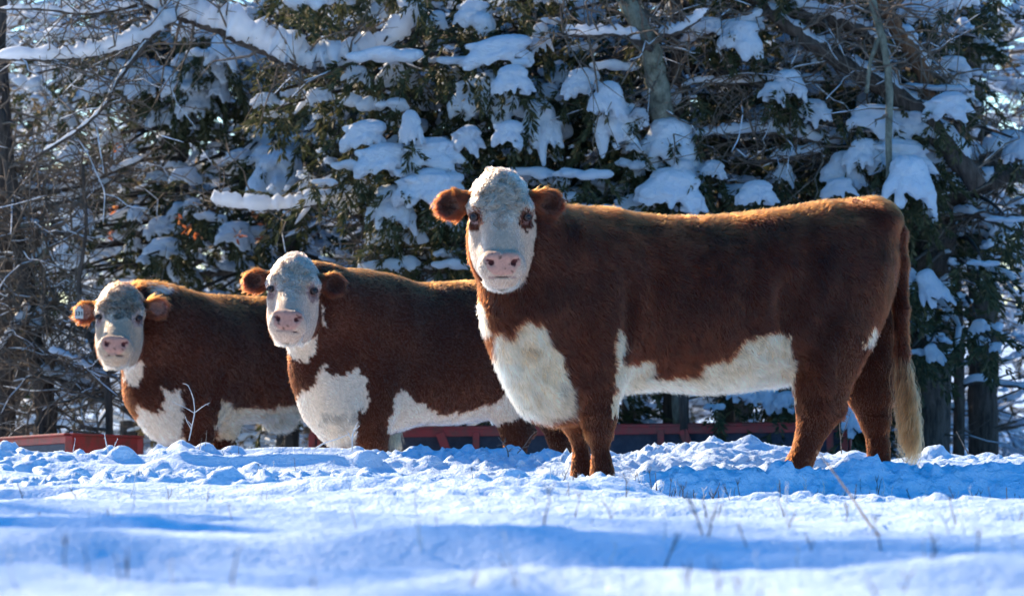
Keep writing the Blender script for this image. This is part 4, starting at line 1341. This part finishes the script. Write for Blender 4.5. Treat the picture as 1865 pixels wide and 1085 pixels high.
traced_tree("broadleaf_tree", 28.6, "knotty trunk left of the bull with loops of bent snowy branches", [
    ('trunk', [(88, 850, 0, 22), (84, 760, 0, 20), (74, 680, 0, 21), (58, 600, 0, 17), (48, 520, 0, 15), (30, 430, 0, 13), (22, 330, .1, 12), (0, 200, .1, 9)], D, 0),
    ('branch', [(62, 610, -.1, 7), (85, 540, -.1, 5), (130, 580, -.1, 5), (190, 620, -.1, 4)], D, 1.2),
    ('branch', [(70, 680, -.1, 6), (120, 690, -.1, 6), (170, 715, -.1, 5), (188, 722, -.1, 3)], D, 1.4),
    ('branch', [(60, 480, -.1, 7), (90, 450, -.1, 6), (60, 400, -.1, 6), (30, 420, -.1, 5)], G_, .8),
    ('branch', [(55, 560, -.1, 6), (20, 610, -.1, 5), (-10, 650, -.1, 4)], D, 1.2)], 41, 160)
traced_tree("sapling", 28.0, "forked sapling between the left trunks and the bull's head", [
    ('trunk', [(198, 850, 0, 7), (200, 740, 0, 7), (192, 680, 0, 8), (170, 630, 0, 6), (152, 590, 0, 5), (140, 520, 0, 4), (160, 420, 0, 3), (150, 300, 0, 3)], D, 0),
    ('branch', [(195, 690, 0, 4), (160, 670, -.1, 4), (120, 648, -.1, 3), (80, 640, -.1, 3)], D, 1.1)], 42, 60)
traced_tree("broadleaf_tree", 31.8, "snow streaked trunk above the gap between the bull and the middle cow", [
    ('trunk', [(530, 840, 0, 14), (535, 600, 0, 15), (530, 400, 0, 15), (525, 250, 0, 14), (545, 120, 0, 13), (552, 0, 0, 12), (552, -60, 0, 12)], D, 0),
    ('branch', [(528, 300, 0, 7), (560, 240, -.2, 6), (610, 195, -.2, 5), (640, 150, -.2, 4)], D, 1.6)], 43, 80)
traced_tree("fallen_branch_tree", 27.6, "tree bowed over at the top left under a thick rope of snow", [
    ('trunk', [(770, -60, .2, 10), (750, 60, .2, 9), (690, 95, .1, 8), (640, 112, 0, 8), (600, 128, 0, 9), (560, 126, 0, 9), (510, 108, 0, 10), (450, 76, 0, 11), (400, 55, 0, 10), (350, 38, 0, 9), (300, 22, 0, 8), (262, 0, 0, 7), (240, -30, 0, 6)], D, 2.3),
    ('branch', [(318, 30, -.05, 7), (280, 62, -.1, 6), (220, 90, -.1, 5), (150, 106, -.1, 4), (80, 108, -.1, 4), (-30, 108, -.1, 4)], D, 2.2),
    ('branch', [(270, 75, -.1, 5), (235, 120, -.1, 4), (205, 160, -.1, 4), (195, 190, -.1, 3), (150, 235, -.1, 3), (60, 290, -.1, 3)], D, .6),
    ('branch', [(250, 10, 0, 4), (160, 30, -.1, 3), (80, 15, -.1, 3), (-20, 18, -.1, 2)], D, .8)], 44, 60)
traced_tree("sapling", 28.2, "thin branch with a bright crest of snow just left of the middle cow's ear", [
    ('trunk', [(700, 420, .8, 6), (640, 385, .3, 5), (592, 366, 0, 4), (545, 378, 0, 4), (500, 382, 0, 4), (440, 380, 0, 4), (385, 368, 0, 3)], D, 2.2)], 45, 25)
traced_tree("broadleaf_tree", 28.0, "low branches sagging level with snow behind the middle cow's back", [
    ('trunk', [(840, 860, .6, 7), (850, 600, .5, 7), (860, 470, .4, 8), (800, 470, .1, 6), (740, 480, 0, 5), (680, 492, 0, 4), (630, 498, 0, 3)], D, 1.2),
    ('branch', [(860, 480, 0, 5), (800, 500, 0, 4), (730, 470, 0, 3), (680, 470, 0, 2)], D, 1.0)], 46, 80)
for (pts, th, lab, sd) in (([(1560, 260, .4, 5), (1500, 262, 0, 5), (1440, 246, 0, 5), (1380, 240, 0, 4), (1300, 246, 0, 3), (1250, 250, 0, 2)], 1.7, "straight snow topped bough above the middle of the nearest cow's back", 47),
                           ([(1540, 280, .4, 5), (1490, 276, 0, 4), (1430, 290, 0, 4), (1360, 296, 0, 3)], 1.6, "shorter snowy bough just above the nearest cow's loin", 48),
                           ([(1500, 150, .4, 4), (1420, 145, 0, 4), (1340, 155, 0, 4), (1270, 148, 0, 3), (1240, 160, 0, 2)], 1.1, "thin bough halfway up between the lichen trunk and the slanting limbs", 49)):
    traced_tree("cedar_bough", 27.5, lab, [('branch', pts, D, th)], sd, 90, "branch")

# ---- background wood: three tree shapes copied through the depth
def thicket_proto(seed, height, spread, nb, name, foliage):
    g = np.random.default_rng(seed)
    root = empty(name, (0, 0, 0))
    T, TW, S = MB(), MB(), MB()
    n = 9
    tp = np.array([(0.12 * math.sin(t * 3 + seed) * height * .12, .05 * math.cos(t * 4), t * height) for t in np.linspace(0, 1, n)])
    T.tube(tp, np.linspace(.09, .02, n) * height / 6, 8, False, .08)
    obj("trunk", T.mesh("trunk", M_bark_dark), root)
    tips = []
    for k in range(nb):
        z = height * g.uniform(.03, .98)
        p0 = np.array([np.interp(z, tp[:, 2], tp[:, i]) for i in range(3)])
        yaw = g.uniform(0, 6.28); L = spread * (1 - .5 * z / height) * g.uniform(.5, 1.1)
        pts = limb_path(p0, yaw, L, .55 * L * g.uniform(-.2, 1), .6 * L * g.random(), 6, .10, g)
        r = np.linspace(.022, .006, 6)
        TW.tube(pts, r, 4, False)
        snow_strip(S, pts, r, g, .15, 1.4)
        for _ in range(7):
            i = g.integers(1, 6); y2 = yaw + g.normal(0, .9); L2 = L * g.uniform(.25, .6)
            p2 = limb_path(pts[i], y2, L2, L2 * g.uniform(-.3, .7), L2 * .3 * g.random(), 4, .12, g)
            TW.tube(p2, np.linspace(.009, .003, 4), 3, False)
            if g.random() < .75: snow_strip(S, p2, np.linspace(.008, .003, 4), g, .12, 1.3)
            tips.append(p2[-1]); tips.append(p2[2])
            for _ in range(3):
                j = g.integers(1, 4); d = g.normal(0, 1, 3); d[2] *= .5; d /= np.linalg.norm(d)
                TW.tube(np.array([p2[j] + d * .3 * u for u in (0, .5, 1)]), [.004, .003, .002], 3, False)
    tips = np.array(tips)
    tag(obj("branches", TW.mesh("branches", M_twig), root), kind='stuff')
    sel = tips
    blob_cloud(sel, g.uniform(.07, .25, len(sel)), seed, S)
    tag(obj("branch_snow", S.mesh("branch_snow", M_snow_thin), root), kind='stuff')
    if foliage:
        m = len(tips)
        idx = g.integers(0, m, int(m * foliage))
        q = tips[idx] + g.normal(0, .14, (len(idx), 3))
        V, Q = place_sprays(q, g.uniform(0, 6.28, len(q)), g.uniform(-1.2, .3, len(q)), g.uniform(.7, 1.4, len(q)), seed)
        tag(obj("foliage", mesh_np("foliage", V, Q, M_olive, False), root), kind='stuff')
    return root

protos = [thicket_proto(61, 6.5, 1.9, 46, "woodland_tree", .15), thicket_proto(62, 6.0, 1.7, 36, "woodland_tree", .3), thicket_proto(63, 7.0, 1.6, 42, "woodland_tree", .1)]
g = np.random.default_rng(9)
n_w = 0
spots = []
for row, (Y, cnt) in enumerate(((34.5, 7), (38, 7), (42.5, 8), (48, 8), (56, 7))):
    half = Y * 0.155
    for k in range(cnt):
        spots.append(((-1 + 2 * (k + .5) / cnt) * half + g.uniform(-.5, .5), Y + g.uniform(-1.5, 1.5), row))
for x, y, row in spots:
    if row > 1 and n_w >= 3 and (40 < CX + FPX * x / y < 270 or CX + FPX * x / y > 1790): continue
    pr = protos[n_w % 3]
    o = pr if n_w < 3 else copy_tree(pr)
    sc = (1.0, 1.05, 1.1, 1.2, 1.35, 1.55, 1.8)[row] * g.uniform(.85, 1.12)
    o.location = (x, y, float(ground_h(x, y, False)) - .1)
    o.rotation_euler = (0, 0, g.uniform(0, 6.28))
    o.scale = (sc, sc, sc * .8 if row < 2 else sc)
    tag(o, "thin snow lined tree with olive foliage, deep in the wood behind the cedars", "tree", "snowy trees deep in the wood")
    n_w += 1
# tall bare oaks left of the view, whose long winter shadows streak the near snow
def tall_proto(seed):
    g3 = np.random.default_rng(seed)
    root = empty("bare_oak", (0, 0, 0))
    T, B = MB(), MB()
    H_ = 17.0
    tp = np.array([(.3 * math.sin(t * 3 + seed), .3 * math.cos(t * 2), t * H_) for t in np.linspace(0, 1, 12)])
    T.tube(tp, np.linspace(.28, .05, 12), 12, True, .06)
    obj("trunk", T.mesh("trunk", M_bark_dark), root)
    for k in range(34):
        z = H_ * g3.uniform(.38, .98)
        p0 = np.array([np.interp(z, tp[:, 2], tp[:, i]) for i in range(3)])
        yaw = g3.uniform(0, 6.28); L = g3.uniform(2.0, 4.2) * (1.15 - .5 * z / H_)
        pts = limb_path(p0, yaw, L, .7 * L, .2 * L, 8, .06, g3)
        B.tube(pts, np.linspace(.08, .02, 8), 6, False)
        for _ in range(9):
            i = g3.integers(2, 8)
            p2 = limb_path(pts[i], yaw + g3.normal(0, 1), L * g3.uniform(.2, .5), L * g3.uniform(-.1, .3), 0, 5, .1, g3)
            B.tube(p2, np.linspace(.03, .008, 5), 4, False)
            for _ in range(4):
                j = g3.integers(1, 5); p3 = limb_path(p2[j], g3.uniform(0, 6.28), .6, g3.uniform(-.2, .4), 0, 4, .1, g3)
                B.tube(p3, np.linspace(.012, .004, 4), 3, False)
    tag(obj("branches", B.mesh("branches", M_twig), root), kind='stuff')
    return root
op = [tall_proto(5), tall_proto(6)]
for k, (x, y, s_) in enumerate(((-17, 25, 1.05), (-14.0, 27.0, .95))):
    o = op[k] if k < 2 else copy_tree(op[k % 2])
    o.location = (x, y, -.4); o.rotation_euler = (0, 0, k * 1.7); o.scale = (s_,) * 3
    tag(o, "tall bare oak standing beyond the left edge of the view", "tree", "tall bare oaks beside the field")
# a few russet leaves still hanging
m = MB()
for (px, py) in ((330, 400), (340, 418), (430, 425), (437, 437), (480, 410), (472, 440), (215, 268), (205, 385), (470, 390), (360, 430), (200, 430)):
    for _ in range(5):
        c = P(px + g.uniform(-9, 9), py + g.uniform(-8, 8), 30.2)
        d = g.normal(0, 1, (2, 3)); d /= np.linalg.norm(d, axis=1)[:, None]
        a, b = d[0] * .03, d[1] * .02
        m.add([c - a, c - a * .2 + b, c + a, c - a * .2 - b], None, [[0, 1, 2, 3]])
tag(obj("dead_leaves", m.mesh("dead_leaves", M_oakleaf, False)), kind='stuff')

# ------------------------------------------------------------------ frosted weeds
M_frost = mat_base("frosted_stem", .6, (0.62, 0.60, 0.60), .4)[0]
M_stem = make_bark("dry_stem", (0.12, 0.085, 0.06), (0.42, 0.36, 0.32), (1, 1, 1), 60)
def weed(name, Y, label, lines, mat, r=.004, group=None):
    f = lines[0][0]
    b0 = P(f[0], f[1], Y)
    o_ = None
    root = empty(name, b0, label, "weed", group)
    for k, ln in enumerate(lines):
        pts = np.stack([P(p[0], p[1], Y + (p[2] if len(p) > 2 else 0)) for p in ln]) - b0
        n = len(pts); t = np.linspace(0, n - 1, (n - 1) * 4 + 1)
        q = np.stack([np.interp(t, np.arange(n), pts[:, i]) for i in range(3)], 1)
        for _ in range(2): q[1:-1] = .25 * q[:-2] + .5 * q[1:-1] + .25 * q[2:]
        rr = np.linspace(1, .45, len(q)) * r * (1 if k == 0 else .7)
        mb = MB(); mb.tube(q, rr, 6, True, .25)
        for i in range(1, len(q)):
            if g.random() < .8:
                mb.tube(np.array([q[i], q[i] + g.normal(0, 1, 3) * r * 1.6]), [r * .5, r * .12], 4, False)
        obj("stem" if k == 0 else "side_twig", mb.mesh("stem", mat), root)
weed("dry_weed", 21.7, "tall forked white frosted weed in front of the bull's front leg", [[(344, 802), (350, 775), (355, 750), (352, 722), (342, 700), (333, 698)], [(349, 782), (339, 765), (338, 758)], [(354, 752), (338, 742), (315, 732)], [(353, 752), (372, 738), (382, 733)], [(350, 775), (342, 766)]], M_frost, .0032)
weed("dry_weed", 21.7, "small branching frosted weed before the middle cow's front leg", [[(642, 822), (641, 795), (645, 783), (650, 770)], [(641, 800), (634, 790)], [(644, 785), (655, 775)], [(643, 798), (652, 786)]], M_frost, .005)
weed("dry_weed", 21.6, "frosted stalk leaning flat beside the small weed at the middle cow's brisket", [[(574, 817), (590, 806), (612, 800), (636, 790)]], M_frost, .005)
weed("dry_weed", 21.5, "bare weed with two raised arms at the middle cow's hind leg", [[(927, 845), (925, 820), (917, 806), (907, 796)], [(919, 808), (906, 812)], [(918, 806), (921, 796)], [(942, 825), (955, 812), (968, 792), (977, 785)], [(952, 815), (962, 812)], [(926, 822), (932, 816)]], M_stem, .004)
weed("dry_weed", 21.2, "thin twig standing between the nearest cow's hind legs", [[(1533, 826), (1531, 800), (1529, 770)], [(1531, 800), (1541, 775), (1549, 750)]], M_stem, .003)
weed("dry_weed", 21.6, "lone brown stalk leaning left near the foot of the thick right trunk", [[(1764, 826), (1752, 805), (1742, 785)]], M_stem, .004)
weed("dry_weed", 21.0, "tuft of brown twigs in the snow beneath the nearest cow's tail", [[(1650, 850), (1645, 835), (1630, 825)], [(1650, 850), (1655, 833), (1668, 822)], [(1650, 850), (1650, 832)]], M_stem, .003)
weed("dry_grass", 21.6, "arching pale dry grass blade over the red trough at the left edge", [[(-12, 778), (10, 768), (32, 765), (52, 775)], [(5, 770), (25, 772), (42, 768)], [(18, 766), (19, 790)]], M_stem, .003)
weed("fallen_stalk", 12.5, "longest stalk, frosted and leaning to the left across the snow in front", [[(1617, 995, -1.2), (1580, 950, -.8), (1545, 895, -.3), (1515, 855, 0), (1488, 822, .2)]], M_stem, .0042)
weed("dry_weed", 21.6, "pair of short frosted stalks in front of the red trough panel", [[(197, 824), (192, 800), (190, 788)], [(205, 822), (210, 808), (214, 800)], [(133, 822), (137, 800)]], M_frost, .004)
weed("dry_weed", 21.4, "seeded grass heads poking from the bank below the bull's belly", [[(360, 842), (362, 820), (368, 798)], [(376, 838), (372, 820)], [(374, 812), (376, 795), (376, 785)], [(412, 842), (405, 820)], [(430, 842), (420, 825)], [(434, 836), (435, 812)]], M_stem, .003)

def stem_proto(k):
    g2 = np.random.default_rng(900 + k)
    mb = MB()
    h = g2.uniform(.6, 1.0)
    tilt = g2.normal(0, .16, 2)
    n = 7
    q = np.array([(tilt[0] * u + .05 * math.sin(u * 4 + k), tilt[1] * u, h * u - .12) for u in np.linspace(0, 1, n)])
    q[1:] += g2.normal(0, .012, (n - 1, 3))
    mb.tube(q, np.linspace(.021, .009, n), 5, True, .3)
    for _ in range(g2.integers(0, 4)):
        i = g2.integers(2, n - 1); s = g2.choice([-1, 1])
        mb.tube(np.array([q[i], q[i] + (s * .10, 0, .12), q[i] + (s * .14, 0, .30) * np.array((1, 1, g2.uniform(.5, 1)))]), [.013, .011, .005], 4, True, .3)
    return mb.mesh("frosted_stem", M_stem if k % 2 else M_frost)
stems = [stem_proto(k) for k in range(10)]
def add_stem(px, Y, hpx, far):
    x = (px - CX) * Y / FPX
    z = float(ground_h(np.array([x]), np.array([Y]))[0])
    o = obj("frosted_stem", stems[g.integers(0, 10)], None, (x, Y, z))
    s = hpx * Y / FPX
    o.scale = (s, s, s); o.rotation_euler = (0, 0, g.uniform(0, 6.28))
    if far: tag(o, "short frosted weed stem in the stubble belt on the snow below the cattle's feet", "weed", "stubble stems below the cattle")
    else: tag(o, "brown weed stem sticking up out of the smooth near snow", "weed", "weed stems in the near snow")
for k in range(150): add_stem(g.uniform(1160, 1865), g.uniform(17.2, 18.4), g.uniform(18, 56), True)
for k in range(50): add_stem(g.uniform(0, 1180), g.uniform(16.8, 18.8), g.uniform(12, 34), True)
for k in range(84): add_stem(g.uniform(0, 1865), g.uniform(11.0, 16.5), g.uniform(24, 66), False)
for k in range(24): add_stem(g.uniform(700, 1865), g.uniform(8.2, 11), g.uniform(50, 110), False)
for k in range(40): add_stem(g.uniform(0, 1865), g.uniform(6.8, 8.6), g.uniform(50, 110), False)
